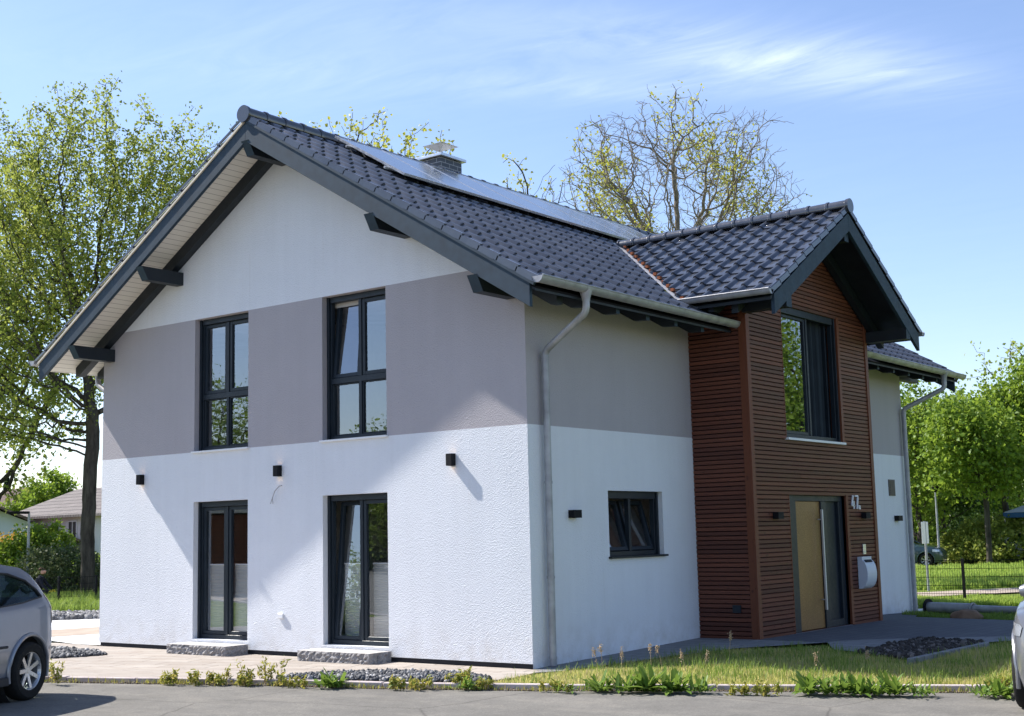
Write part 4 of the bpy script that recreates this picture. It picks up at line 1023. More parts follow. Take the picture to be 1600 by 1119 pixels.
# big tree left, behind the house corner: about 41 m away, scale 50 px per metre
TL = gp(137, 942)
tree('tree', 'tall spreading tree with fresh yellow-green leaves left of the house', TL,
     [(-.3, 0, 12.5, 2.7, 2.7, 3.7), (-3.0, .5, 11.5, 2.4, 2.4, 3.8), (2.7, 0, 12.3, 1.7, 1.7, 2.8), (-2.6, -.5, 7.6, 2.5, 2.5, 2.6), (.8, 1, 9.6, 2.6, 2.6, 2.6), (-4.6, 0, 9.8, 2.0, 2.0, 3.0), (.2, .5, 14.9, 1.0, 1.0, 1.0), (-1.7, .2, 14.5, .9, .9, 1.1), (3.4, .0, 14.4, .8, .8, 1.0), (-3.0, 0, 5.6, 2.2, 2.0, .8)],
     6.0, .215, LF['maple'], BK['dark'], natt=7500, D=.27, leaf_n=15, leaf_size=.11, spread=.14, r0=.0085, expo=2.3, seed=3, di=2.8, dk=.33, trop=.03, zmin=4.9)
TL2 = AT(-40, 900, 52); tree('tree', 'leafy tree cut by the left edge, behind the tall spreading one', (TL2[0], TL2[1], -.15),
     [(0, 0, 11.0, 3.2, 3.2, 4.2), (2.2, 0, 8, 2.5, 2.5, 3), (-1.5, 0, 7, 2.5, 2.5, 3)], 4.0, .3, LF['maple'], BK['dark'], natt=3000, D=.35, leaf_n=8, leaf_size=.19, spread=.22, seed=5)
# tree tops showing above the ridge
TB = AT(560, 860, 47); tree('tree', 'tree with young leaves whose top shows above the ridge left of the chimney', (TB[0], TB[1], -.15),
     [(0.2, 0, 13.4, 2.9, 2.6, 3.0), (-1.7, 0, 15.6, .9, .9, .9), (1.2, 0, 15.6, 1.7, 1.4, 1.0), (0, 0, 15.6, 1.0, .9, .6)], 8.0, .24, LF['sparse'], BK['dark'], natt=3600, D=.28, leaf_n=7, leaf_size=.15, spread=.15, seed=8)
TB = AT(838, 860, 47); tree('tree', 'small young-leaved treetop above the solar panels', (TB[0], TB[1], -.15),
     [(0, 0, 12.6, 1.5, 1.5, 2.0), (-.4, 0, 14.6, .7, .6, .9), (.7, 0, 13.9, 1.0, .7, .9)], 8.0, .12, LF['sparse'], BK['dark'], natt=1300, D=.26, leaf_n=5, leaf_size=.13, spread=.14, seed=9, leaf_frac=.8)
TB = AT(1080, 860, 45); tree('tree', 'nearly bare spreading tree with scattered yellow-green leaves behind the cross gable', (TB[0], TB[1], -.15),
     [(-.1, 0, 13.1, 4.1, 3.0, 3.1), (3.7, 0, 12.1, 1.2, 1.2, 1.1), (-3.3, 0, 11.4, 1.4, 1.2, 1.3), (2.4, 0, 11.2, 1.8, 1.4, 1.0)],
     10.4, .25, LF['sparse'], BK['pale'], natt=4800, D=.26, leaf_n=2, leaf_size=.11, spread=.12, r0=.0062, expo=2.15, seed=18, wob=.17, leaf_frac=.22, di=3.2, dk=.32, trop=-.05, nclus=200, sgf=.6, twigs=3600)

# right-hand trees beyond the lawn
gr = 'leafy trees beyond the lawn on the right'
def rt(u, v, dist, lab, blobs, trunk, seed, leaf='green', r=.16, ex=9000, ls=.2, natt=700, nm='tree'):
    q = AT(u, v, dist); tree(nm, lab, (q[0], q[1], gz(q[0], q[1]) - .03), blobs, trunk, r, LF[leaf], BK['dark'], natt=natt, D=.45, leaf_n=5, leaf_size=ls, spread=.22, seed=seed, group=gr, extra=ex)
rt(1440, 875, 66, 'dark bushy tree right beside the far house corner', [(0, 0, 4.6, 2.0, 2.0, 3.0), (1.0, 0, 6.0, 1.1, 1.1, 1.6), (-1.2, 0, 6.3, 1.4, 1.4, 1.8)], 1.8, 21, 'green', ex=9000)
rt(1400, 875, 72, 'leafy tree mostly hidden behind the far house corner', [(0, 0, 5.2, 2.6, 2.6, 3.4)], 2.2, 22, 'green', ex=6000)
rt(1476, 872, 72, 'loose tree behind the street sign', [(0, 0, 5.4, 1.6, 1.5, 2.4), (.2, 0, 7.0, .9, .9, 1.3), (.5, 0, 3.8, 1.8, 1.7, 1.7)], 2.0, 23, 'deep', ex=6500)
rt(1546, 873, 62, 'bright green tree with a thin dark trunk, left of the white car', [(-.2, 0, 5.5, 1.7, 1.5, 1.6), (-.9, 0, 4.7, 1.3, 1.2, 1.1), (.8, .2, 4.5, 1.2, 1.1, .9), (-1.4, 0, 6.2, .8, .8, .8)], 2.9, 24, 'green', .12, 10000)
rt(1578, 868, 66, 'taller bright green tree at the right edge with a brown trunk', [(.4, 0, 5.9, 1.9, 1.9, 1.9), (1.0, 0, 7.4, 1.5, 1.5, 1.6), (-.3, 0, 4.8, 1.3, 1.3, .9)], 3.2, 25, 'green', .15, 12000)
rt(1622, 868, 72, 'loose pale tree towering above the others, cut by the right edge', [(0, 0, 9.4, 1.9, 1.9, 2.2), (-.7, 0, 7.8, 1.1, 1.3, 1.0), (.6, 0, 6.0, 2.0, 2.0, 2.4)], 3.0, 26, 'maple', .2, 0)
rt(1512, 868, 80, 'round green tree in the back row between two trunks', [(0, 0, 5.0, 2.4, 2.3, 2.5), (1.8, 0, 4.6, 1.9, 1.7, 2.2), (-1.5, 0, 4.0, 1.6, 1.5, 1.8)], 1.8, 27, 'green', .15, 12000)
rt(1560, 868, 86, 'back-row tree filling the gap behind the thin trunks', [(0, 0, 5.6, 2.8, 2.3, 2.9), (2.0, 0, 5.0, 2.0, 1.7, 2.6)], 1.8, 28, 'green', .15, 12000)
# shrubby bank under them
for i, (u, v, dd, lab, b, lf, n) in enumerate([
    (1575, 872, 66, 'sunlit yellow-green shrub mass under the right-hand trees', [(0, 0, .9, 2.6, 1.5, 1.3), (-1.6, 0, .6, 1.7, 1.2, .8)], 'maple', 15000),
    (1520, 872, 67, 'low sloping shrub between the lamp post and the tree trunk', [(0, 0, .6, 1.6, 1.2, .95), (-1.0, 0, .4, 1.2, 1, .6)], 'maple', 9000),
    (1455, 868, 76, 'dark undergrowth behind the street sign', [(0, 0, 1.1, 3.4, 1.6, 2.0)], 'deep', 12000),
    (1540, 868, 88, 'dark hedge behind the sunlit shrubs', [(0, 0, 1.2, 6.5, 1.6, 1.7)], 'deep', 14000)]):
    q = AT(u, v, dd); shrub('shrub', lab, (q[0], q[1], gz(q[0], q[1]) - .05), b, LF[lf], n, .17, 40 + i)
# left background
q = AT(72, 930, 98); tree('tree', 'round dense green tree between the two distant houses', (q[0], q[1], -.15), [(0, 0, 4.3, 2.2, 2.0, 2.5), (1.3, 0, 5.0, 1.2, 1.1, 1.1), (-1.0, 0, 3.2, 1.6, 1.4, 1.8)], 1.2, .15, LF['green'], BK['dark'], natt=500, D=.4, leaf_n=5, leaf_size=.24, seed=31, extra=12000)
q = AT(108, 935, 47); shrub('shrub', 'dark flowering shrub left of the tall tree trunk', (q[0], q[1], -.15), [(0, 0, .75, 1.3, 1.3, .95), (-.95, 0, .9, .75, .8, 1.0)], LF['lilac'], 11000, .10, 51)
q = AT(62, 935, 50); shrub('shrub', 'bright green bush behind the grey hatchback', (q[0], q[1], -.15), [(-.3, 0, 1.1, 1.1, 1.2, 1.4), (.2, .3, 1.8, .7, .7, .8)], LF['green'], 9000, .13, 52)
q = AT(14, 925, 56); shrub('shrub', 'golden yellow shrub above the grey hatchback', (q[0], q[1], -.15), [(0, 0, 1.3, 1.7, 1.3, .95)], LF['yellow'], 9000, .12, 53)
q = AT(-30, 925, 50); shrub('shrub', 'green bush at the left edge seen through the car window', (q[0], q[1], -.15), [(0, 0, .8, 2.2, 1.3, 1.2)], LF['green'], 8000, .13, 55)
q = AT(146, 938, 60); shrub('shrub', 'green bush behind the tree trunk and the house corner', (q[0], q[1], -.15), [(0, 0, .6, 1.5, 1.2, .8)], LF['green'], 7000, .14, 54)
def conifer(name, label, loc, h, rad, seed):
    rg = np.random.default_rng(seed); t = thing(name, label, 'tree', loc); n = 9000; z = rg.uniform(0, 1, n) ** .8
    a = rg.uniform(0, 6.283, n); tier = (z * 14) % 1; rr = rad * (1 - z) * (.45 + .55 * (1 - tier)) * rg.uniform(.2, 1, n) ** .5; C = np.stack([np.cos(a) * rr, np.sin(a) * rr, .8 + z * (h - .8) - rr * .25], 1)
    V, F = leaves(C, .28, rg, .05, 0, 2.5, 1.2); V, F = tri(V, F); fast('crown', V, F, [LF['conifer']], None, t); mb = MB(); mb.tube([(0, 0, 0), (0, 0, h * .95)], [.2, .03], BK['dark'], 8); mb.build('trunk', t)
q = AT(7, 900, 120); conifer('conifer', 'dark pointed conifer behind the far roofs at the left edge', (q[0], q[1], -.15), 7.6, 2.0, 61)
# a belt of vegetation beyond everything, nobody could count it
def belt(name, label, pts, h, n, seed, leaf):
    rg = np.random.default_rng(seed); C = []
    for (a, b) in zip(pts[:-1], pts[1:]):
        k = n // (len(pts) - 1); t = rg.uniform(0, 1, k)[:, None]; c = np.array(a)[None] * (1 - t) + np.array(b)[None] * t; hh = h * (.6 + .4 * np.sin(c[:, :1] * .35 + c[:, 1:2] * .21) * np.sin(c[:, :1] * .11 + 1)); z = rg.uniform(0, 1, (k, 1)) ** .6 * hh
        C.append(np.concatenate([c + rg.normal(0, 1.2, (k, 2)), z], 1))
    V, F = leaves(np.concatenate(C), .55, rg, .1, .3); V, F = tri(V, F); o = fast(name, V, F, [leaf]); return tag(o, label, 'woodland', kind='stuff')
pa, pb, pc = AT(-150, 880, 150), AT(200, 880, 165), AT(700, 880, 150); pd, pe = AT(1300, 880, 120), AT(1750, 870, 115)
belt('far_woodland', 'distant strip of trees on the left horizon', [pa[:2], pb[:2], pc[:2]], 4.5, 9000, 71, LF['deep'])
belt('far_woodland', 'dark strip of trees behind the right-hand trees', [pc[:2], pd[:2], pe[:2]], 5.0, 20000, 72, LF['deep'])
# seen only as reflections in the panes: planting and a slatted shed across the street
for i, (x, y, b) in enumerate([(-42.5, -29.5, [(0, 0, 5.8, 2.8, 2.8, 3.6)]), (-34.5, -34, [(0, 0, 4.4, 2.6, 2.6, 2.7)]), (-29, -37, [(0, 0, 3.5, 3, 3, 2.2)])]):
    tree('tree', ['tree across the street mirrored in the left gable windows', 'taller tree across the street mirrored in the right gable windows', 'low tree across the street, last of the mirrored row'][i], (x, y, -.15), b, 2.4, .18, LF['green'], BK['dark'], natt=900, D=.4, leaf_n=6, leaf_size=.16, seed=80 + i, spread=.25, extra=5000, group='trees mirrored in the gable windows')
belt('far_woodland', 'hedge of trees across the street mirrored in the terrace doors', [(-62, -22), (-46, -34), (-28, -46), (-6, -58)], 6.0, 30000, 88, LF['deep'])
for i, (x, y) in enumerate([(11.8, 28), (16, 33)]):
    tree('tree', ['tree right of the picture mirrored in the bay window', 'second tree right of the picture mirrored in the bay window'][i], (x, y, -.15), [(0, 0, 5.5, 2.7, 2.7, 3.4)], 2.4, .2, LF['green'], BK['dark'], natt=500, D=.5, leaf_n=5, leaf_size=.18, seed=90 + i, spread=.25, extra=12000, group='trees mirrored in the bay window')
shed = thing('garden_shed', 'red slatted shed mirrored in the left terrace door', 'shed', (-21.5, -13.4, -.12), R(135))
mb = MB(); mb.box(-1.5, 1.5, 0, 2, 0, 2.7, M['tileunder']); mb.build('wall', shed)
mb = MB()
for i in range(20): mb.box(-1.5, 1.5, -.03, -.001, .02 + i * .132, .13 + i * .132, M['post'])
mb.build('cladding', shed)
mb = MB(); mb.box(-1.75, 1.75, -.3, 2.2, 2.7, 2.85, M['soffit']); mb.build('roof', shed)

# grass, weeds, stones ------------------------------------------------------------------
def inside(poly, X, Y):
    c = np.zeros(len(X), bool); j = len(poly) - 1
    for i in range(len(poly)):
        xi, yi = poly[i][:2]; xj, yj = poly[j][:2]; k = ((yi > Y) != (yj > Y)) & (X < (xj - xi) * (Y - yi) / (yj - yi + 1e-12) + xi); c ^= k; j = i
    return c
def sample(poly, n, rg):
    A = np.array([p[:2] for p in poly]); lo, hi = A.min(0), A.max(0); out = np.zeros((0, 2))
    while len(out) < n:
        q = rg.uniform(lo, hi, (n * 2, 2)); out = np.concatenate([out, q[inside(poly, q[:, 0], q[:, 1])]])
    return out[:n]
def grass(name, label, poly, n, h, wdt, leaf, seed, off=0, clump=0, hmask=None):
    rg = np.random.default_rng(seed); q = sample(poly, n, rg)
    if clump: ce = sample(poly, clump, rg); q = ce[rg.integers(0, clump, n)] + rg.normal(0, .10, (n, 2)); q = q[inside(poly, q[:, 0], q[:, 1])]; n = len(q)
    z = np.array([gz(*p) for p in q]) - .03 + off; a = rg.uniform(0, 6.283, n); lean = rg.uniform(0, .6, n); H = h * rg.uniform(.35, 1.25, n) * (1 + .35 * np.sin(q[:, 0] * 3.1) * np.sin(q[:, 1] * 2.3)); 
    b = np.stack([q[:, 0], q[:, 1], z], 1); d = np.stack([np.cos(a), np.sin(a), np.zeros(n)], 1); s = np.stack([-np.sin(a), np.cos(a), np.zeros(n)], 1) * (wdt * rg.uniform(.6, 1.3, n))[:, None] / 2
    m = b + d * (H * lean * .3)[:, None] + np.array([0, 0, 1]) * (H * .6)[:, None]; t = b + d * (H * lean)[:, None] + np.array([0, 0, 1]) * (H * (1 - lean * .25))[:, None]
    V = np.stack([b - s, b + s, m + s * .8, m - s * .8, t + s * .12, t - s * .12], 1).reshape(-1, 3); i = (np.arange(n) * 6)[:, None]
    F = np.concatenate([i + np.array([[0, 1, 2, 3]]), i + np.array([[3, 2, 4, 5]])])
    return tag(fast(name, V, F, [leaf]), label, 'grass', kind='stuff')
LAWN = [tuple(GG(u, v)[:2]) for u, v in ((748, 1068), (860, 1069), (1120, 1069), (1520, 1071), (1640, 1073), (1640, 1000), (1560, 1004), (1538, 1008), (1426, 1033), (1345, 1023), (1303, 1016), (1160, 1010), (1087, 1018), (954, 1039), (860, 1050), (810, 1058))]
grass('lawn_grass', 'sunlit unmown lawn between kerb and entrance paving', LAWN, 60000, .062, .007, LF['grass'], 101)
grass('lawn_grass', 'dry bleached blades scattered through the front lawn', LAWN, 9000, .07, .006, LF['dry'], 109)
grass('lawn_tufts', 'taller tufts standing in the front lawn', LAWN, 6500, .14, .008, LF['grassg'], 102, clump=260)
SH = [G(1437, 972)[:2], G(1600, 972)[:2], G(1600, 957)[:2], G(1437, 957)[:2]]
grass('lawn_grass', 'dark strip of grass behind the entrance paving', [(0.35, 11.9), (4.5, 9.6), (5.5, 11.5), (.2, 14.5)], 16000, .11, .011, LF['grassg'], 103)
fa, fb = G(1430, 950, -.12), G(1610, 945, -.12); fc, fd = G(1610, 936, -.12), G(1430, 940, -.12)
grass('meadow_grass', 'strip of long grass between fallen pole and footpath', [fa[:2], fb[:2], fc[:2], fd[:2]], 16000, .16, .02, LF['meadow'], 104)
fa, fb = G(1425, 921, -.12), G(1610, 915, -.12); fc, fd = G(1610, 886, -.12), G(1425, 890, -.12)
grass('meadow_grass', 'sunlit meadow beyond the footpath', [fa[:2], fb[:2], fc[:2], fd[:2]], 38000, .22, .035, LF['meadow'], 105)
fa, fb = G(60, 968, -.12), G(158, 966, -.12); fc, fd = G(158, 938, -.12), G(60, 938, -.12)
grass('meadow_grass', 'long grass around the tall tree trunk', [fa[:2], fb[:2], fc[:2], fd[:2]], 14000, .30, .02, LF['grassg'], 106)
def plant(name, label, x, y, kind, h, seed, group):
    rg = np.random.default_rng(seed); z = ZK - .03; t = thing(name, label, 'weed', (x, y, z), 0, group); V = []; F = []; o = 0
    if kind == 'rosette':      # dandelion-like clump of long leaves
        n = int(46 * (h / .25)); lf = LF['weed']
        for i in range(n):
            a = rg.uniform(0, 6.283); el = rg.uniform(.35, 1.25); Ln = h * rg.uniform(.7, 1.25); wd = Ln * .06; d = np.array([math.cos(a), math.sin(a), 0]); s = np.array([-d[1], d[0], 0]); b = rg.normal(0, .05, 3) * (1, 1, 0)
            for k in range(6):
                f = k / 5; c = b + d * Ln * f * math.cos(el) * 1.0 + np.array([0, 0, 1]) * (Ln * (math.sin(el) * f - .45 * f * f * math.cos(el))); ww = wd * (.35 + 1.3 * math.sin(math.pi * min(1, f * .85 + .1))) * (1 - .25 * (k % 2)) * (0.06 if k == 5 else 1); V += [c - s * ww, c + np.array([0, 0, -.3 * ww]), c + s * ww]
            for k in range(5): F += [(o + 3 * k, o + 3 * k + 1, o + 3 * k + 4, o + 3 * k + 3), (o + 3 * k + 1, o + 3 * k + 2, o + 3 * k + 5, o + 3 * k + 4)]
            o += 18
        fast('leaves', np.array(V), np.array(F), [lf], None, t)
    else:                      # upright leafy stems
        ns = {'stem': 5, 'bush': 8}[kind]; C = []
        for i in range(ns):
            mb = MB(); a = rg.uniform(0, 6.283); l = h * rg.uniform(.55, 1.1); d = Vector((math.cos(a), math.sin(a), 0)) * rg.uniform(.05, .5) * l; b0 = Vector((rg.normal(0, .09), rg.normal(0, .03), 0)); p = [b0, b0 + d * .3 + Vector((0, 0, l * .5)), b0 + d + Vector((0, 0, l))]; mb.tube(p, [.005, .004, .002], LF['dry'], 4, False)
            for k in range(15): f = (k + 3) / 17; c = b0.lerp(b0 + d, f) + Vector((0, 0, l * f)); C.append((c.x, c.y, c.z))
            mb.build('stem', t)
        V, F = leaves(np.repeat(np.array(C), 2, 0), .065, rg, .02, .2, 3.0, -.6); V, F = tri(V, F); fast('leaves', V, F, [LF['weedy']], None, t)
    return t
gw, gu = 'broad green weed clumps growing over the kerb', 'thin upright weeds along the kerb'
for i, (u, v, h) in enumerate([(518, 1072, .26), (725, 1074, .17), (890, 1078, .13), (935, 1077, .24), (975, 1078, .22), (1010, 1078, .31), (1050, 1078, .27), (1092, 1079, .20), (1262, 1081, .28), (1300, 1082, .22), (1340, 1082, .24), (1400, 1083, .26), (1365, 1083, .20), (1440, 1084, .16), (1560, 1085, .22), (1535, 1085, .15)]):
    q = G(u, v - 3, ZK); plant('weed_clump', ('broad dandelion-like clump on the kerb below the right terrace door' if i == 0 else 'low broad weed on the kerb left of the downpipe' if i == 1 else ['', '', 'leftmost low', 'second', 'third', 'tallest', 'fifth', 'sixth', 'first of the right-hand', 'second of the right-hand', 'third of the right-hand', 'fourth of the right-hand', 'small in-between', 'last low', 'broad outer', 'small outer'][i] + ' green weed clump on the kerb ' + ('in the left-hand row' if i < 8 else 'near the silver car' if i >= 14 else 'in the right-hand row')), q[0], q[1] + .02, 'rosette', h, 200 + i, gw if i > 1 else None)
for i, (u, v, h, k) in enumerate([(84, 1066, .30, 'stem'), (262, 1066, .14, 'stem'), (302, 1066, .13, 'stem'), (335, 1067, .12, 'stem'), (380, 1066, .24, 'stem'), (372, 1067, .10, 'stem'), (415, 1066, .28, 'stem'), (450, 1069, .10, 'stem'), (720, 1070, .15, 'bush'), (745, 1072, .10, 'stem'), (620, 1074, .10, 'stem'), (1555, 1080, .14, 'stem'), (868, 1076, .10, 'stem'), (655, 1073, .10, 'stem'), (1145, 1080, .07, 'stem'), (1200, 1081, .08, 'stem')]):
    q = G(u, v - 2, ZK); plant('weed', ['small', 'low', 'lone', 'bushy', 'slender', 'leafy', 'tallest leafy', 'tiny', 'reddish bushy', 'short bushy', 'sparse', 'yellowish', 'grassy', 'little', 'stubby', 'flat'][i] + ' upright weed at the kerb ' + ['beside the rear wheel of the grey car', 'in front of the left part of the terrace', 'in front of the left stone step', 'below the left stone step', 'between the two stone steps', 'just left of the gap between the stone steps', 'left of the gravel strip', 'at the start of the gravel strip', 'at the right end of the gravel strip', 'right of the gravel strip', 'in the middle of the gravel strip', 'next to the silver car', 'below the downpipe', 'on the right half of the gravel strip', 'in front of the wooden bay', 'left of the right-hand green clumps'][i], q[0], q[1] + .02, k, h, 300 + i, gu)
# dry seed heads in the lawn
for i, (u, v, h) in enumerate([(935, 1052, .34), (1140, 1040, .50), (972, 1050, .30), (1018, 1046, .36), (1072, 1048, .26), (1100, 1046, .24), (1375, 1050, .30), (1290, 1056, .30), (942, 1050, .4), (1035, 1044, .34)]):
    q = GG(u, v); rg = np.random.default_rng(400 + i); t = thing('dry_grass_stalk', ['pale', 'tallest nodding', 'thin', 'upright', 'short', 'crooked', 'lone right-hand', 'short right-hand', 'slender', 'leaning'][i] + ' dry grass stalk with a seed head ' + ['left in the lawn', 'in the middle of the lawn', 'near the walkway edge', 'before the small window', 'before the wooden bay side', 'just left of the tallest stalk', 'near the mulch bed', 'between the bay and the mulch bed', 'beside the leftmost pale stalk', 'behind the green clumps'][i], 'grass stalk', (q[0], q[1], gz(q[0], q[1]) - .03), 0, 'dry seed heads in the front lawn')
    mb = MB(); dx, dy = rg.uniform(-.12, .12, 2); h *= .8; mb.tube([(0, 0, 0), (dx * .4, dy * .4, h * .6), (dx, dy, h)], [.003, .0025, .002], LF['dry'], 5, False); mb.build('stalk', t)
    C = np.array([dx, dy, h]) + rg.normal(0, 1, (70, 3)) * (.012, .012, .03); V, F = leaves(C, .02, rg, .004, 0, 1.5); V, F = tri(V, F); fast('seed_head', V, F, [LF['dry']], None, t)
# gravel: dark angular stones
def gravel(name, label, poly, n, size, seed, off=0.0, cols=((.03, .032, .038), (.10, .105, .115), (.42, .41, .40))):
    rg = np.random.default_rng(seed); q = sample(poly, n, rg); t = (1 + 5 ** .5) / 2
    ico = np.array([(-1, t, 0), (1, t, 0), (-1, -t, 0), (1, -t, 0), (0, -1, t), (0, 1, t), (0, -1, -t), (0, 1, -t), (t, 0, -1), (t, 0, 1), (-t, 0, -1), (-t, 0, 1)], float) / 1.9
    fi = np.array([(0, 11, 5), (0, 5, 1), (0, 1, 7), (0, 7, 10), (0, 10, 11), (1, 5, 9), (5, 11, 4), (11, 10, 2), (10, 7, 6), (7, 1, 8), (3, 9, 4), (3, 4, 2), (3, 2, 6), (3, 6, 8), (3, 8, 9), (4, 9, 5), (2, 4, 11), (6, 2, 10), (8, 6, 7), (9, 8, 1)])
    S_ = size * rg.uniform(.5, 1.4, (n, 1)) * rg.uniform(.5, 1.2, (n, 3)) / 2; a = rg.uniform(0, 6.28, n); V = ico[None] * (1 + rg.uniform(-.22, .22, (n, 12, 1))) * S_[:, None]
    x = V[:, :, 0] * np.cos(a)[:, None] - V[:, :, 1] * np.sin(a)[:, None]; y = V[:, :, 0] * np.sin(a)[:, None] + V[:, :, 1] * np.cos(a)[:, None]
    zb = np.array([gz(*p) for p in q])[:, None]; V = np.stack([x + q[:, :1], y + q[:, 1:], V[:, :, 2] + zb + off + S_[:, 2:3] * .5], 2).reshape(-1, 3); F = (np.arange(n) * 12)[:, None, None] + fi[None]
    m = NT('gravel_' + str(seed), .75, .3); m.color(m.ramp(m.island(), [(0, cols[0]), (.75, cols[1]), (1, cols[2])]))
    return tag(fast(name, V, F.reshape(-1, 3), [m.m]), label, 'gravel', kind='stuff')
GP = [GG(430, 1063), GG(470, 1056), GG(540, 1052), GG(640, 1050), GG(720, 1054), GG(765, 1060), GG(770, 1068), GG(600, 1066)]
region('gravel_bed', [p[:2] for p in GP], .008, M['soil']); gravel('gravel', 'dark slate gravel with pale chips behind the kerb', [p[:2] for p in GP], 2600, .05, 501, .008)
GP = [GG(60, 1016), GG(100, 1015), GG(150, 1020), GG(168, 1024), GG(130, 1027), GG(60, 1031)]
region('gravel_bed', [p[:2] for p in GP], .008, M['soil']); gravel('gravel', 'dark gravel patch on the terrace beside the grey car', [p[:2] for p in GP], 1500, .07, 502, .008)
GP = [G(60, 975), G(158, 973), G(158, 966), G(60, 968)]
gravel('gravel', 'row of coarse grey stones along the long grass', [p[:2] for p in GP], 2200, .13, 503, .0, ((.06, .06, .065), (.2, .2, .21), (.5, .5, .5)))
gravel('bark_mulch', 'dark bark mulch in the bed by the entrance', BED, 3200, .07, 504, .012, ((.02, .016, .013), (.06, .05, .042), (.20, .17, .15)))
# debris and dry soil in the gutter line
GUT = [(x, y - .15) for x, y in K[1:-1]] + [(x, y - .055) for x, y in K[-2:0:-1]]
gravel('gutter_debris', 'dry crumbs and soil along the kerb foot', GUT, 7000, .020, 505, -.055, ((.06, .045, .03), (.16, .12, .08), (.3, .26, .2)))
grass('gutter_weeds', 'low reddish and green growth along the kerb foot', GUT, 9000, .075, .009, LF['weedy'], 506, -.04, clump=170)
# boulder, fallen pole
def boulder(name, label, loc, s, mat, seed):
    rg = random.Random(seed); bm = bmesh.new(); bmesh.ops.create_icosphere(bm, subdivisions=4, radius=1)
    ph = [rg.uniform(0, 6) for _ in range(6)]
    for v in bm.verts:
        c = v.co.copy(); f = 1 + .13 * math.sin(2.1 * c.x + ph[0]) * math.cos(1.7 * c.y + ph[1]) + .06 * math.sin(5 * c.y + ph[2] + 3 * c.z) + .03 * math.sin(9 * c.x + ph[3]); v.co = Vector((c.x * s[0], c.y * s[1], max(-.25, c.z) * s[2])) * f
        v.co.z += s[2] * .25
    me = bpy.data.meshes.new(name); bm.to_mesh(me); bm.free(); me.materials.append(mat); me.polygons.foreach_set('use_smooth', [True] * len(me.polygons)); o = link(name, me); o.location = loc; return tag(o, label, 'boulder')
q = G(1512, 967, -.05); boulder('boulder', 'brown boulder on the edge of the entrance paving', (q[0], q[1], gz(q[0], q[1]) - .02), (.28, .21, .17), plain('brown_sandstone', (.23, .15, .10), .9, .2, 0, .3, 4, .6, 20), 3)
q0, q1 = G(1452, 952, .02), G(1610, 958, .02); t = thing('fallen_pole', 'galvanised lamp pole lying on the grass behind the boulder', 'pole', (q0[0], q0[1], .06))
mb = MB(); dv = Vector(q1 - q0); dv.z = 0; mb.tube([(0, 0, 0), tuple(dv * .46)], .105, M['zinc'], 16); mb.tube([tuple(dv * .45), tuple(dv * 1.5)], .075, M['zinc'], 16); mb.tube([tuple(dv * .445), tuple(dv * .46)], .12, M['zinc'], 16); mb.build('shaft', t, smooth=True)
mb = MB(); dn = dv.normalized(); mb.tube([tuple(-dn * .03), (0, 0, 0)], .17, M['black'], 16); mb.tube([tuple(-dn * .07), tuple(-dn * .03)], .09, M['black'], 12); mb.build('flange', t, smooth=True)

# street sign, lamp posts, fences
def sign(u, v, h):
    q = G(u, v, -.12); t = thing('street_sign', 'white street sign on a grey post, seen nearly edge-on behind the house', 'sign', (q[0], q[1], -.15)); mb = MB(); mb.tube([(0, 0, 0), (0, 0, h)], .035, M['zinc'], 10); mb.build('post', t, smooth=True)
    v_ = Vector((q[0] - CAM[0], q[1] - CAM[1], 0)).normalized(); side = Vector((v_.y, -v_.x, 0)); dr_ = (v_ * .955 + side * .29); mb = MB(); mb.beam(tuple(-dr_ * .30 + Vector((0, 0, h - .33)) - v_ * .05), tuple(dr_ * .30 + Vector((0, 0, h - .33)) - v_ * .05), .02, .62, M['whitemetal']); mb.build('panel', t, bevel=.004)
sign(1451, 922, 1.98)
def lamppost(u, dist, h, label, arm):
    q = AT(u, 900, dist); t = thing('street_lamp', label, 'street lamp', (q[0], q[1], -.15)); mb = MB(); mb.tube([(0, 0, 0), (0, 0, h)], [.06, .04], M['zinc'], 10); mb.build('post', t, smooth=True)
    if arm: a = BRT * -.75; mb = MB(); mb.beam((0, 0, h + .02), tuple(a + Vector((0, 0, h + .04))), .16, .09, M['black']); mb.build('lamp_head', t, bevel=.01)
    else: mb = MB(); mb.tube([(0, 0, h), (0, 0, h + .25), (0, 0, h + .3)], [.05, .16, .05], M['black'], 12); mb.build('lamp_head', t)
lamppost(43, 48, 2.95, 'thin street lamp with a flat head left of the round green tree', True); lamppost(1470, 62, 3.3, 'thin grey street lamp post in front of the dark undergrowth', False)
def mesh_fence(name, label, p, q, h, posts, sp=.05, rows=(.0, .2, .4, .6, .8, 1.0), w=.005, z=-.15):
    p, q = Vector((p[0], p[1], z)), Vector((q[0], q[1], z)); Ln = (q - p).length; d = (q - p) / Ln; t = thing(name, label, 'fence', tuple(p)); n = int(Ln / sp); V = []; F = []; s = Vector((-d.y, d.x, 0)) * w; o = 0
    for i in range(n + 1):
        c = d * (i * sp)
        for a in (-1, 1): V += [c + d * a * w / 2 + Vector((0, 0, .05)), c + d * a * w / 2 + Vector((0, 0, h))]
        F.append((o, o + 2, o + 3, o + 1)); o += 4
    for r_ in rows:
        zz = .05 + (h - .05) * r_; V += [Vector((0, 0, zz - w)), d * Ln + Vector((0, 0, zz - w)), d * Ln + Vector((0, 0, zz + w)), Vector((0, 0, zz + w))]; F.append((o, o + 1, o + 2, o + 3)); o += 4
    fast('wire_mesh', np.array([tuple(v) for v in V]), np.array(F), [M['black']], None, t)
    for f in posts: mb = MB(); c = d * Ln * f; mb.box(c.x - .03, c.x + .03, c.y - .03, c.y + .03, 0, h + .04, M['black']); mb.build('post', t, bevel=.004)
a, b = G(1405, 942, -.12), G(1508, 942, -.12); dd = (b - a)
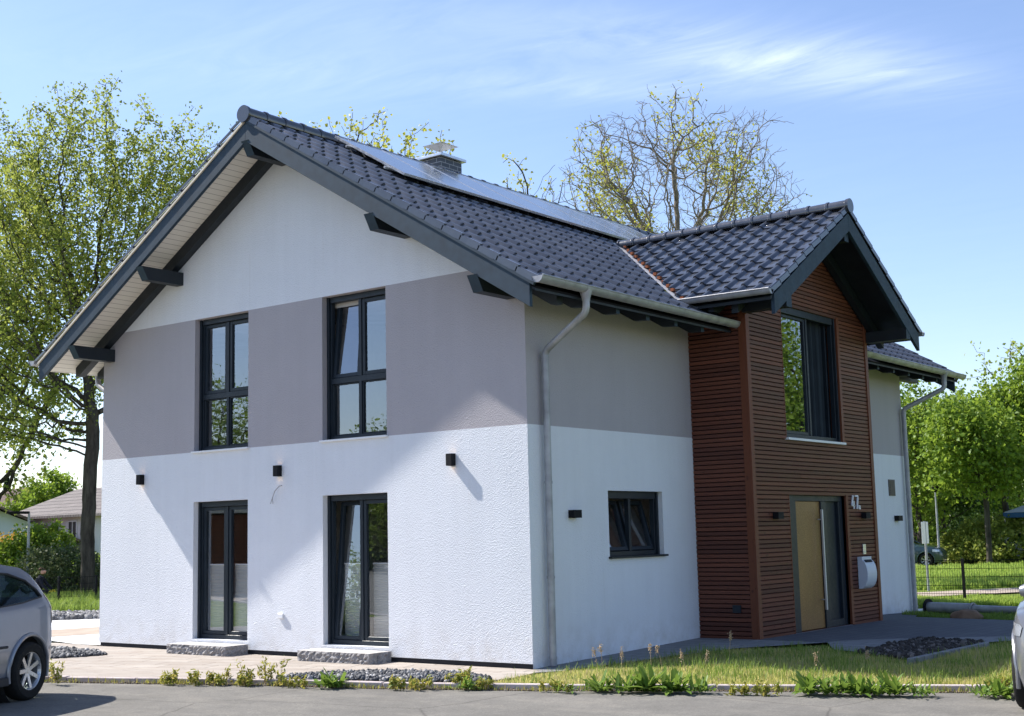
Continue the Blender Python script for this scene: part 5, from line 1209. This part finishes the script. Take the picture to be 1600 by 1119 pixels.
mesh_fence('mesh_fence', 'thin dark wire mesh fence in front of the meadow on the right', a, a + dd * 2.05, 1.02, [0, .4878, .975], .055, w=.006)
a, b = G(-60, 945, -.12), G(150, 950, -.12)
mesh_fence('mesh_fence', 'wire mesh fence behind the grey hatchback', AT(-90, 930, 40), AT(150, 930, 40), .95, [0, .25, .5, .75, 1], .07, w=.006)

# neighbouring houses
def small_house(label, u, dist, rot, w_, d_, hw, hr, wallc, roofc, wins, name='house', shift=(0, 0)):
    q = AT(u, 900, dist); q = (q[0] + shift[0], q[1] + shift[1]); t = thing(name, label, 'house', (q[0], q[1], -.2), rot); mb = MB(); wm = plain('wall_' + label[:9], wallc, .9, .1, 0, .04)
    mb.prism([(-w_ / 2, 0), (w_ / 2, 0), (w_ / 2, hw), (0, hr - .1), (-w_ / 2, hw)], 1, -d_ / 2, d_ / 2, wm); mb.build('wall', t)
    rm = NT('roof_' + label[:9], .8, .2); br = rm.n('TexBrick'); br.inputs['Scale'].default_value = 1; br.inputs['Brick Width'].default_value = .3; br.inputs['Row Height'].default_value = .3; br.inputs['Mortar Size'].default_value = .03
    s_ = rm.n('SeparateXYZ'); tcn = rm.n('TexCoord'); rm.l(tcn.outputs['Object'], s_.inputs[0]); c_ = rm.n('CombineXYZ'); rm.l(s_.outputs[1], c_.inputs[0]); rm.l(rm.math('MULTIPLY', s_.outputs[2], 1.3), c_.inputs[1]); rm.l(c_.outputs[0], br.inputs[0])
    br.inputs['Color1'].default_value = (*roofc, 1); br.inputs['Color2'].default_value = (*[x * 1.3 for x in roofc], 1); br.inputs['Mortar'].default_value = (*[x * .4 for x in roofc], 1); rm.color(br.outputs[0]); rm.bump(br.outputs[0], .5, .03)
    ov = .6; sl_ = (hr - hw) / (w_ / 2); mb = MB(); e = w_ / 2 + ov; ze = hw - ov * sl_
    mb.prism([(-e, ze), (0, hr), (e, ze), (e, ze + .14), (0, hr + .16), (-e, ze + .14)], 1, -d_ / 2 - .7, d_ / 2 + .7, rm.m); mb.build('roof', t)
    for (side, a, z, ww, hh) in wins:      # side: 0 eave wall at +x, 1 gable at -y, 2 eave at -x
        wt = thing('window', None, None); wt.parent = t; mb = MB(); mg = MB(); f = .07
        def B(m_, a0, a1, o0, o1, z0, z1, mt):
            if side == 1: m_.box(a0, a1, -d_ / 2 - o1, -d_ / 2 - o0, z0, z1, mt)
            elif side == 0: m_.box(w_ / 2 + o0, w_ / 2 + o1, a0, a1, z0, z1, mt)
            else: m_.box(-w_ / 2 - o1, -w_ / 2 - o0, a0, a1, z0, z1, mt)
        B(mb, a - ww / 2, a - ww / 2 + f, .002, .05, z, z + hh, M['whitemetal']); B(mb, a + ww / 2 - f, a + ww / 2, .002, .05, z, z + hh, M['whitemetal']); B(mb, a - ww / 2 + f, a + ww / 2 - f, .002, .05, z, z + f, M['whitemetal']); B(mb, a - ww / 2 + f, a + ww / 2 - f, .002, .05, z + hh - f, z + hh, M['whitemetal']); B(mb, a - .03, a + .03, .002, .045, z + f, z + hh - f, M['whitemetal'])
        mb.build('frame', wt); B(mg, a - ww / 2 + f, a + ww / 2 - f, .004, .02, z + f, z + hh - f, M['dark']); mg.build('pane', wt)
    return t
small_house('low white house with a grey roof beside the tall tree trunk', 103, 92, R(-95), 9, 13, 3.7, 5.3, (.72, .70, .66), (.16, .14, .13), [(0, -5.3, 1.5, 1.0, 1.9), (0, -3.4, 2.0, 1.0, 1.3), (0, -1.6, 2.0, 1.0, 1.3), (0, .4, 2.0, 1.0, 1.3)], shift=(8.8, -1.0))
small_house('white house with a steep brown tiled roof at the left edge', 36, 104, R(75), 7, 6, 2.9, 6.0, (.75, .74, .74), (.075, .042, .034), [(0, 0, 1.2, 1.0, 1.2), (1, -1, 1.2, 1.0, 1.2), (1, 1.2, 3.2, .8, .9)])
small_house('pale bluish house with a low roof at the far left edge', -8, 84, R(60), 8, 9, 2.2, 4.0, (.62, .66, .72), (.14, .10, .08), [(0, 0, 1.0, 1.0, 1.0), (1, 0, 1.0, 1.0, 1.0)])
# party tent at the right edge
q = AT(1640, 860, 66); t = thing('pavilion', 'garden pavilion with a pale roof and blue valance at the right edge', 'pavilion', (q[0], q[1], -.15)); tm = plain('tent_cloth', (.45, .5, .58), .7, .2, 0, .05); tb_ = plain('blue_cloth', (.03, .09, .22), .7, .2)
mb = MB(); h = 1.5; mb.add([(-h, -h, 2.35), (h, -h, 2.35), (h, h, 2.35), (-h, h, 2.35), (0, 0, 3.0)], [(0, 1, 4), (1, 2, 4), (2, 3, 4), (3, 0, 4)], tm); mb.build('canopy', t)
mb = MB(); mb.box(-h, h, -h - .01, -h + .01, 2.12, 2.345, tb_); mb.box(-h - .01, -h + .01, -h + .012, h, 2.12, 2.345, tb_); mb.box(h - .01, h + .01, -h + .012, h, 2.12, 2.345, tb_); mb.build('valance', t)
for sx_ in (-1, 1):
    for sy_ in (-1, 1): mb = MB(); mb.tube([(sx_ * (h - .05), sy_ * (h - .05), 0), (sx_ * (h - .05), sy_ * (h - .05), 2.33)], .03, M['alu'], 8); mb.build('pole', t)

# ------------------------------------------------------------------ cars
def carpaint(name, c):
    m = NT(name, .32, .5); m.b.inputs['Metallic'].default_value = .35; n = m.noise(2, 4); m.color(m.mix(m.mr(n, .3, .7, 0, 1), tuple(x * .93 for x in c), tuple(x * 1.05 for x in c)))
    m.b.inputs['Coat Weight'].default_value = .8; m.b.inputs['Coat Roughness'].default_value = .06; m.bump(m.noise(400, 2), .03, .001); return m.m
TY = plain('tyre_rubber', (.018, .018, .018), .85, .2, 0, .2, 30); TR = plain('dark_plastic', (.03, .031, .035), .6, .3); RIM = plain('silver_rim', (.55, .56, .58), .3, .5, .7, .1); RED = plain('tail_lamp', (.28, .02, .015), .15, .6); SEAT = plain('seat_cloth', (.04, .04, .045), .9, .1)
LENS = glass('lamp_glass', (.9, .9, .92), 1, .2)
prof_x = [-1.93, -1.90, -1.84, -1.74, -1.62, -1.45, -1.1, -.6, 0, .25, .6, .85, 1.0, 1.4, 1.68, 1.82, 1.90, 1.93]
prof_t = [.62, .80, 1.00, 1.16, 1.30, 1.385, 1.43, 1.44, 1.40, 1.33, 1.13, .99, .955, .90, .83, .74, .64, .54]
prof_b = [.38, .30, .25, .22, .20, .19, .18, .17, .17, .17, .17, .17, .17, .18, .19, .21, .26, .36]
prof_w = [.50, .62, .70, .755, .785, .80, .815, .825, .825, .825, .82, .82, .815, .80, .76, .70, .60, .46]
belt_x = [-1.93, -1.6, 0, 1.0, 1.93]; belt_z = [.98, .99, .93, .90, .80]
def ip(x, xs, ys): return float(np.interp(x, xs, ys))
def smooth_ip(xs, ys):
    X = np.linspace(-1.93, 1.93, 400); Y = np.interp(X, xs, ys); k = np.hanning(17); k /= k.sum(); Yp = np.pad(Y, 8, mode='edge'); return X, np.convolve(Yp, k, 'valid')
ST, SB, SW = smooth_ip(prof_x, prof_t), smooth_ip(prof_x, prof_b), smooth_ip(prof_x, prof_w)
def half(x, off=0):
    zt, zb, wd = ip(x, *ST) - off, ip(x, *SB) + off, ip(x, *SW) - off; bz = min(ip(x, belt_x, belt_z), zt - .015)
    gh = max(0, zt - bz); wr = max(.05, wd - .03 - gh * .42 - (.05 if gh > .1 else .02 + .1 * min(1, gh * 10)))
    if gh < .1: wr = wd * .80
    pts = [(0, zb), (wd * .8, zb), (wd * .94, zb + .03), (wd * .975, zb + .12), (wd * .995, .42 if zb < .3 else (zb + bz) / 2), (wd, .62 if bz > .75 else (zb + bz) / 2 + .05), (wd * .985, bz - .07), (wd * .955, bz)]
    n = 8
    for i in range(1, n): f = i / n; pts.append((wd * .955 + (wr - wd * .955) * f, bz + gh * .93 * f))
    pts += [(wr * .965, bz + gh * .965), (wr * .88, bz + gh * .985), (wr * .6, zt - .004), (0, zt)]
    return pts
def solid(off, x0=-1.93, x1=1.93, n=110):
    mb = MB(); xs = np.linspace(x0 + off, x1 - off, n); S_ = []
    for x in xs:
        h = half(x, off); S_.append([(x, y, z) for y, z in h] + [(x, -y, z) for y, z in h[-2:0:-1]])
    m = len(S_[0]); vs = [v for r_ in S_ for v in r_]; mb.add(vs, [(i * m + k, i * m + (k + 1) % m, (i + 1) * m + (k + 1) % m, (i + 1) * m + k) for i in range(n - 1) for k in range(m)] + [tuple(range(m))[::-1], tuple(range((n - 1) * m, n * m))], M['black'])
    return mb
def ypos(x, z, off=0):
    h = half(x, off)
    for (y0, z0), (y1, z1) in zip(h[4:-1], h[5:]):
        if z0 <= z <= z1 + 1e-6: return y0 + (y1 - y0) * (z - z0) / max(1e-6, z1 - z0)
    return h[6][0]
WSIDE = [[(-1.60, 1.055), (-1.56, 1.13), (-1.42, 1.235), (-1.15, 1.315), (-.80, 1.345), (-.78, .985), (-1.2, 1.01)], [(-.73, 1.35), (-.3, 1.355), (.05, 1.325), (.30, 1.235), (.62, 1.01), (.55, .955), (-.2, .955), (-.73, .98)]]
RW_ = .30; WX = (1.22, -1.27)
def boolean(o, cutters, op='DIFFERENCE'):
    for c in cutters:
        md = o.modifiers.new('b', 'BOOLEAN'); md.operation = op; md.object = c; md.solver = 'EXACT'
    dg = bpy.context.evaluated_depsgraph_get(); dg.update(); me = bpy.data.meshes.new_from_object(o.evaluated_get(dg)); o.modifiers.clear(); o.data = me
def build_car(name, label, loc, heading, scale, paint, full=True):
    t = thing(name, label, 'car', loc, heading); t.scale = (scale,) * 3
    mb = solid(0); body = mb.build('body', None)
    cut = []
    for x in WX: c = MB(); c.tube([(x, -1.2, .30), (x, 1.2, .30)], RW_ + .065, M['black'], 40); cut.append(c.build('c', None))
    for w_ in WSIDE: c = MB(); c.prism([(a, b) for a, b in w_], 1, -1.2, 1.2, M['black']); cut.append(c.build('c', None))
    inner = solid(.045, -1.8, 1.2, 70); ci = inner.build('c', None); bm = bmesh.new(); bm.from_mesh(ci.data)
    bmesh.ops.bisect_plane(bm, geom=bm.verts[:] + bm.edges[:] + bm.faces[:], plane_co=(0, 0, .45), plane_no=(0, 0, 1), clear_inner=True)
    bmesh.ops.holes_fill(bm, edges=[e for e in bm.edges if e.is_boundary]); bmesh.ops.recalc_face_normals(bm, faces=bm.faces); bm.to_mesh(ci.data); bm.free()
    cut.insert(0, ci)
    # windscreen and rear window openings
    c = MB(); c.box(.30, .93, -.56, .56, 1.0, 1.5, M['black']); ws = c.build('c', None)
    c = MB(); c.box(-2.1, -1.60, -.50, .50, 1.05, 1.33, M['black']); rw = c.build('c', None); cut += [ws, rw]
    boolean(body, cut)
    for c in cut: bpy.data.objects.remove(c)
    me = body.data; me.materials.clear(); me.materials.append(paint); me.polygons.foreach_set('material_index', [0] * len(me.polygons)); me.polygons.foreach_set('use_smooth', [True] * len(me.polygons)); me.set_sharp_from_angle(angle=R(35)); body.parent = t
    for s in (1, -1):
        for w_ in WSIDE:
            mb = MB(); vs = [(a, s * (ypos(a, b) - .012), b) for a, b in [( (p[0] - 0) * 1.0, p[1]) for p in w_]]; n = len(vs); mb.add(vs + [(a, b - s * .004, c) for a, b, c in vs], [tuple(range(n)), tuple(range(n, 2 * n))[::-1]], M['carglass']); wn = mb.build('side_window', t)
            mb = MB(); mb.tube([(a, s * (ypos(a, b) + .001), b) for a, b in w_ + w_[:1]], .010, TR, 6); mb.build('seal', wn)
    mb = MB(); Nn_ = 8
    def sheet(xs, yw, mat, nm):
        mb = MB(); g = []
        for x in xs:
            for k in range(9): y = -yw + 2 * yw * k / 8; h = half(x, 0); zz = h[-1][1] - .012 - .02 * (abs(y) / .6) ** 3; g.append((x, y, zz))
        mb.add(g, [(i * 9 + k, i * 9 + k + 1, (i + 1) * 9 + k + 1, (i + 1) * 9 + k) for i in range(len(xs) - 1) for k in range(8)], mat); return mb.build(nm, t, smooth=True)
    sheet(np.linspace(.27, .96, 8), .60, M['carglass'], 'windscreen'); sheet(np.linspace(-1.88, -1.56, 8), .54, M['carglass'], 'rear_window')
    for x in WX:
        for s in (1, -1):
            y = s * (.735 if x < 0 else .73); wh = thing('wheel', None, None); wh.parent = t; wh.location = (x, y, .30); mb = MB()
            mb.lathe([(.195, -.085), (.205, -.095), (.27, -.098), (.293, -.08), (.300, -.05), (.300, .05), (.293, .08), (.27, .098), (.205, .095), (.195, .085)], TY, axis=(0, s, 0), n=48); mb.build('tyre', wh, smooth=True)
            mb = MB(); mb.lathe([(.197, -.09), (.19, -.06), (.178, -.02), (.178, .05), (.19, .08), (.203, .088), (.203, .080)], RIM, axis=(0, s, 0), n=48); mb.lathe([(.0, .052), (.035, .052), (.045, .04), (.05, -.01)], RIM, axis=(0, s, 0), n=24)
            mb.lathe([(.0, -.03), (.176, -.03)], M['black'], axis=(0, s, 0), n=32)
            for k in range(7):
                a = 2 * math.pi * k / 7; a2 = a + .10; p0 = Vector((math.cos(a) * .035, s * .040, math.sin(a) * .035)); 
                p1 = Vector((math.cos(a) * .19, s * .058, math.sin(a) * .19)); mb.beam(p0, p1, .040, .022, RIM, up=(0, s, 0))
            mb.build('rim', wh, smooth=False)
            # arch flare
            mb = MB(); pts = [(x + math.cos(a) * (RW_ + .075), s * (ypos(x + math.cos(a) * (RW_ + .07), max(.3, .30 + math.sin(a) * (RW_ + .075))) + .004), .30 + math.sin(a) * (RW_ + .075)) for a in np.linspace(-.25, math.pi + .25, 26)]; mb.tube(pts, .022, paint, 8); mb.build('arch_trim', t, smooth=True)
            mb = MB(); mb.lathe([(RW_ + .068, -.2), (RW_ + .068, .0)], TR, c=(x, y, .30), axis=(0, s, 0), n=36); mb.build('wheel_housing', t)
    for s in (1, -1):
        mb = MB(); mb.tube([(-.85, s * (ypos(-.85, .58) + .004), .58), (0, s * (ypos(0, .58) + .004), .585), (.75, s * (ypos(.7, .58) + .004), .58)], .014, TR, 6); mb.build('side_moulding', t)
        mb = MB(); mb.beam((-.90, s * .80, .23), (.82, s * .80, .23), .05, .09, TR); mb.build('sill_trim', t, bevel=.01)
        # tail lamp high on the rear pillar, head lamp, mirror
        mb = MB(); vs = []
        for z, xa, xb in ((.76, -1.875, -1.80), (.84, -1.868, -1.77), (.94, -1.845, -1.745), (1.02, -1.80, -1.72), (1.08, -1.765, -1.70)):
            for f in np.linspace(0, 1, 5): x = xa + (xb - xa) * f; vs.append((x, s * (ypos(x, z) + .006), z))
        mb.add(vs, [(i * 5 + k, i * 5 + k + 1, (i + 1) * 5 + k + 1, (i + 1) * 5 + k) for i in range(4) for k in range(4)], RED); mb.build('tail_lamp', t, smooth=True)
        mb = MB(); vs = []
        for i, x in enumerate(np.linspace(1.52, 1.80, 9)):
            for z in np.linspace(.66, .77 - .1 * max(0, (x - 1.6)), 5): z = min(z, half(x)[7][1]); vs.append((x, s * (ypos(x, z) + .008), z))
        mb.add(vs, [(i * 5 + k, i * 5 + k + 1, (i + 1) * 5 + k + 1, (i + 1) * 5 + k) for i in range(8) for k in range(4)], M['alu']); mb.build('headlight', t, smooth=True)
        mb = MB(); mb.lathe([(.0, -.11), (.045, -.10), (.07, -.05), (.078, .0), (.07, .06), (.045, .10), (0, .115)], paint, c=(.55, s * .90, 1.0), axis=(0, 1, 0), n=20); mb.beam((.56, s * .80, .955), (.55, s * .92, .98), .05, .035, TR); mb.build('mirror', t, smooth=True)
    mb = MB(); 
    for sx_, hgt in ((.1, .62), (-.75, .60)):
        for s in (1, -1): mb.box(sx_ - .35, sx_ + .12, s * .36 - .22, s * .36 + .22, .42, .55, SEAT); mb.box(sx_ - .45, sx_ - .33, s * .36 - .2, s * .36 + .2, .5, 1.05, SEAT); mb.box(sx_ - .46, sx_ - .38, s * .36 - .1, s * .36 + .1, 1.07, 1.22, SEAT)
    mb.build('seat', t)
    mb = MB(); mb.beam((1.925, -.16, .44), (1.925, .16, .44), .01, .1, M['whitemetal'], up=(0, 0, 1)); mb.build('number_plate', t); return t
def copy_car(src, label, loc, heading, scale, paint=None):
    def cp_(o, par):
        c = o.copy(); COL.objects.link(c); c.parent = par
        if paint and o.type == 'MESH' and o.name.split('.')[0] in ('body', 'arch_trim', 'mirror'): c.data = o.data.copy(); c.data.materials.clear(); c.data.materials.append(paint)
        for ch in [x for x in bpy.data.objects if x.parent == o and x not in seen]: seen.add(ch); cp_(ch, c)
        return c
    seen = set(); kids = None
    # collect the tree first so copies are not copied again
    tree_ = {}
    for x in list(bpy.data.objects):
        if x.parent: tree_.setdefault(x.parent, []).append(x)
    def rec(o, par):
        c = o.copy(); COL.objects.link(c); c.parent = par
        if paint and o.type == 'MESH' and o.name.split('.')[0] in ('body', 'arch_trim', 'mirror'): c.data = o.data.copy(); c.data.materials.clear(); c.data.materials.append(paint)
        for ch in tree_.get(o, []): rec(ch, c)
        return c
    r_ = rec(src, None); r_.location = loc; r_.rotation_euler = (0, 0, heading); r_.scale = (scale,) * 3; r_['label'] = label; return r_
silver = carpaint('grey_metallic_paint', (.22, .235, .27)); hd = R(-66); sc_ = 1.05
wq = G(44, 1094, ZR); fwd = Vector((math.cos(hd), math.sin(hd), 0)); sd_ = Vector((-fwd.y, fwd.x, 0))
o_ = Vector((wq[0], wq[1], ZR)) - (fwd * WX[1] + sd_ * .80) * sc_; o_.z = ZR
car1 = build_car('parked_car', 'grey metallic hatchback cut by the left edge of the photo', tuple(o_), hd, sc_, silver)
hd2 = R(-80); fwd2 = Vector((math.cos(hd2), math.sin(hd2), 0)); sd2 = Vector((-fwd2.y, fwd2.x, 0)); wq = G(1597, 1106, ZR); o2 = Vector((wq[0], wq[1], ZR)) - (fwd2 * WX[0] - sd2 * .80) * sc_; o2.z = ZR
car2 = copy_car(car1, 'silver car of which only the front corner shows at the right edge', tuple(o2), hd2, sc_, carpaint('silver_metallic_paint', (.17, .175, .19)))
q = AT(1606, 880, 66); copy_car(car1, 'small white car far away beyond the meadow at the right edge', (q[0], q[1], -.1), R(165), 1.0, plain('white_car_paint', (.75, .75, .75), .3, .5, 0, .02))
q = AT(1408, 880, 62); copy_car(car1, 'dark teal car far away, half hidden by the house corner', (q[0], q[1], -.1), R(10), 1.0, carpaint('dark_teal_paint', (.03, .06, .07)))
for ch in list(bpy.data.objects):
    if ch.parent == car2 and ch.name.startswith('mirror'): ch.location = (-.0, .17, -.02) if ch.bound_box[0][1] < 0 else (0, -.17, -.02)

# ------------------------------------------------------------------ person crouching by the hedge
q = AT(55, 930, 43)
t = thing('person', 'person in dark clothes and yellow gloves crouching by the bushes behind the car', 'person', (q[0], q[1], -.15), math.atan2(BRT.y, BRT.x))
def skin_mesh(name, verts, edges, radii, mat, parent, root=0):
    me = bpy.data.meshes.new(name); me.from_pydata(verts, edges, []); o = bpy.data.objects.new(name, me); COL.objects.link(o); md = o.modifiers.new('s', 'SKIN'); md.use_smooth_shade = True
    for i, r_ in enumerate(radii): me.skin_vertices[0].data[i].radius = (r_, r_)
    me.skin_vertices[0].data[root].use_root = True; ss = o.modifiers.new('u', 'SUBSURF'); ss.levels = 2; ss.render_levels = 2
    dg = bpy.context.evaluated_depsgraph_get(); m2 = bpy.data.meshes.new_from_object(o.evaluated_get(dg)); bpy.data.objects.remove(o); m2.materials.clear(); m2.materials.append(mat); m2.polygons.foreach_set('use_smooth', [True] * len(m2.polygons)); return link(name, m2, parent)
cloth = plain('dark_work_clothes', (.018, .02, .03), .9, .1); sk = plain('skin', (.45, .25, .18), .6, .3); glv = plain('yellow_glove', (.6, .5, .05), .7, .2)
# x to the right of the picture, crouching, leaning right
Vv = [(0, 0, .42), (.03, 0, .62), (.10, 0, .86), (.16, 0, .95), (.18, -.16, .86), (.30, -.20, .66), (.44, -.16, .52), (.18, .16, .86), (.30, .2, .66), (.46, .14, .54), (.02, -.10, .40), (.36, -.16, .50), (.16, -.18, .08), (.02, .10, .40), (.36, .16, .48), (.16, .18, .08), (.26, -.18, .04), (.26, .18, .04)]
Ee = [(0, 1), (1, 2), (2, 3), (2, 4), (4, 5), (5, 6), (2, 7), (7, 8), (8, 9), (0, 10), (10, 11), (11, 12), (0, 13), (13, 14), (14, 15), (12, 16), (15, 17)]
skin_mesh('body', Vv, Ee, [.15, .15, .15, .07, .065, .05, .04, .065, .05, .04, .10, .075, .055, .10, .075, .055, .045, .045], cloth, t)
hb_ = [(.19, 0, .98), (.21, 0, 1.06), (.22, 0, 1.14), (.31, 0, 1.08)]; hh_ = skin_mesh('head', hb_, [(0, 1), (1, 2), (1, 3)], [.055, .09, .085, .02], sk, t)
skin_mesh('hair', [(.17, 0, 1.10), (.20, 0, 1.18), (.15, 0, 1.15)], [(0, 1), (0, 2)], [.08, .07, .07], plain('brown_hair', (.08, .04, .02), .8), hh_)
for s in (1, -1):
    skin_mesh('hand', [(.46, s * .15, .52), (.52, s * .15, .49), (.57, s * .17, .47), (.575, s * .155, .465), (.575, s * .14, .465), (.565, s * .125, .47), (.51, s * .11, .48)], [(0, 1), (1, 2), (1, 3), (1, 4), (1, 5), (0, 6)], [.035, .034, .011, .012, .012, .010, .012], glv, t)
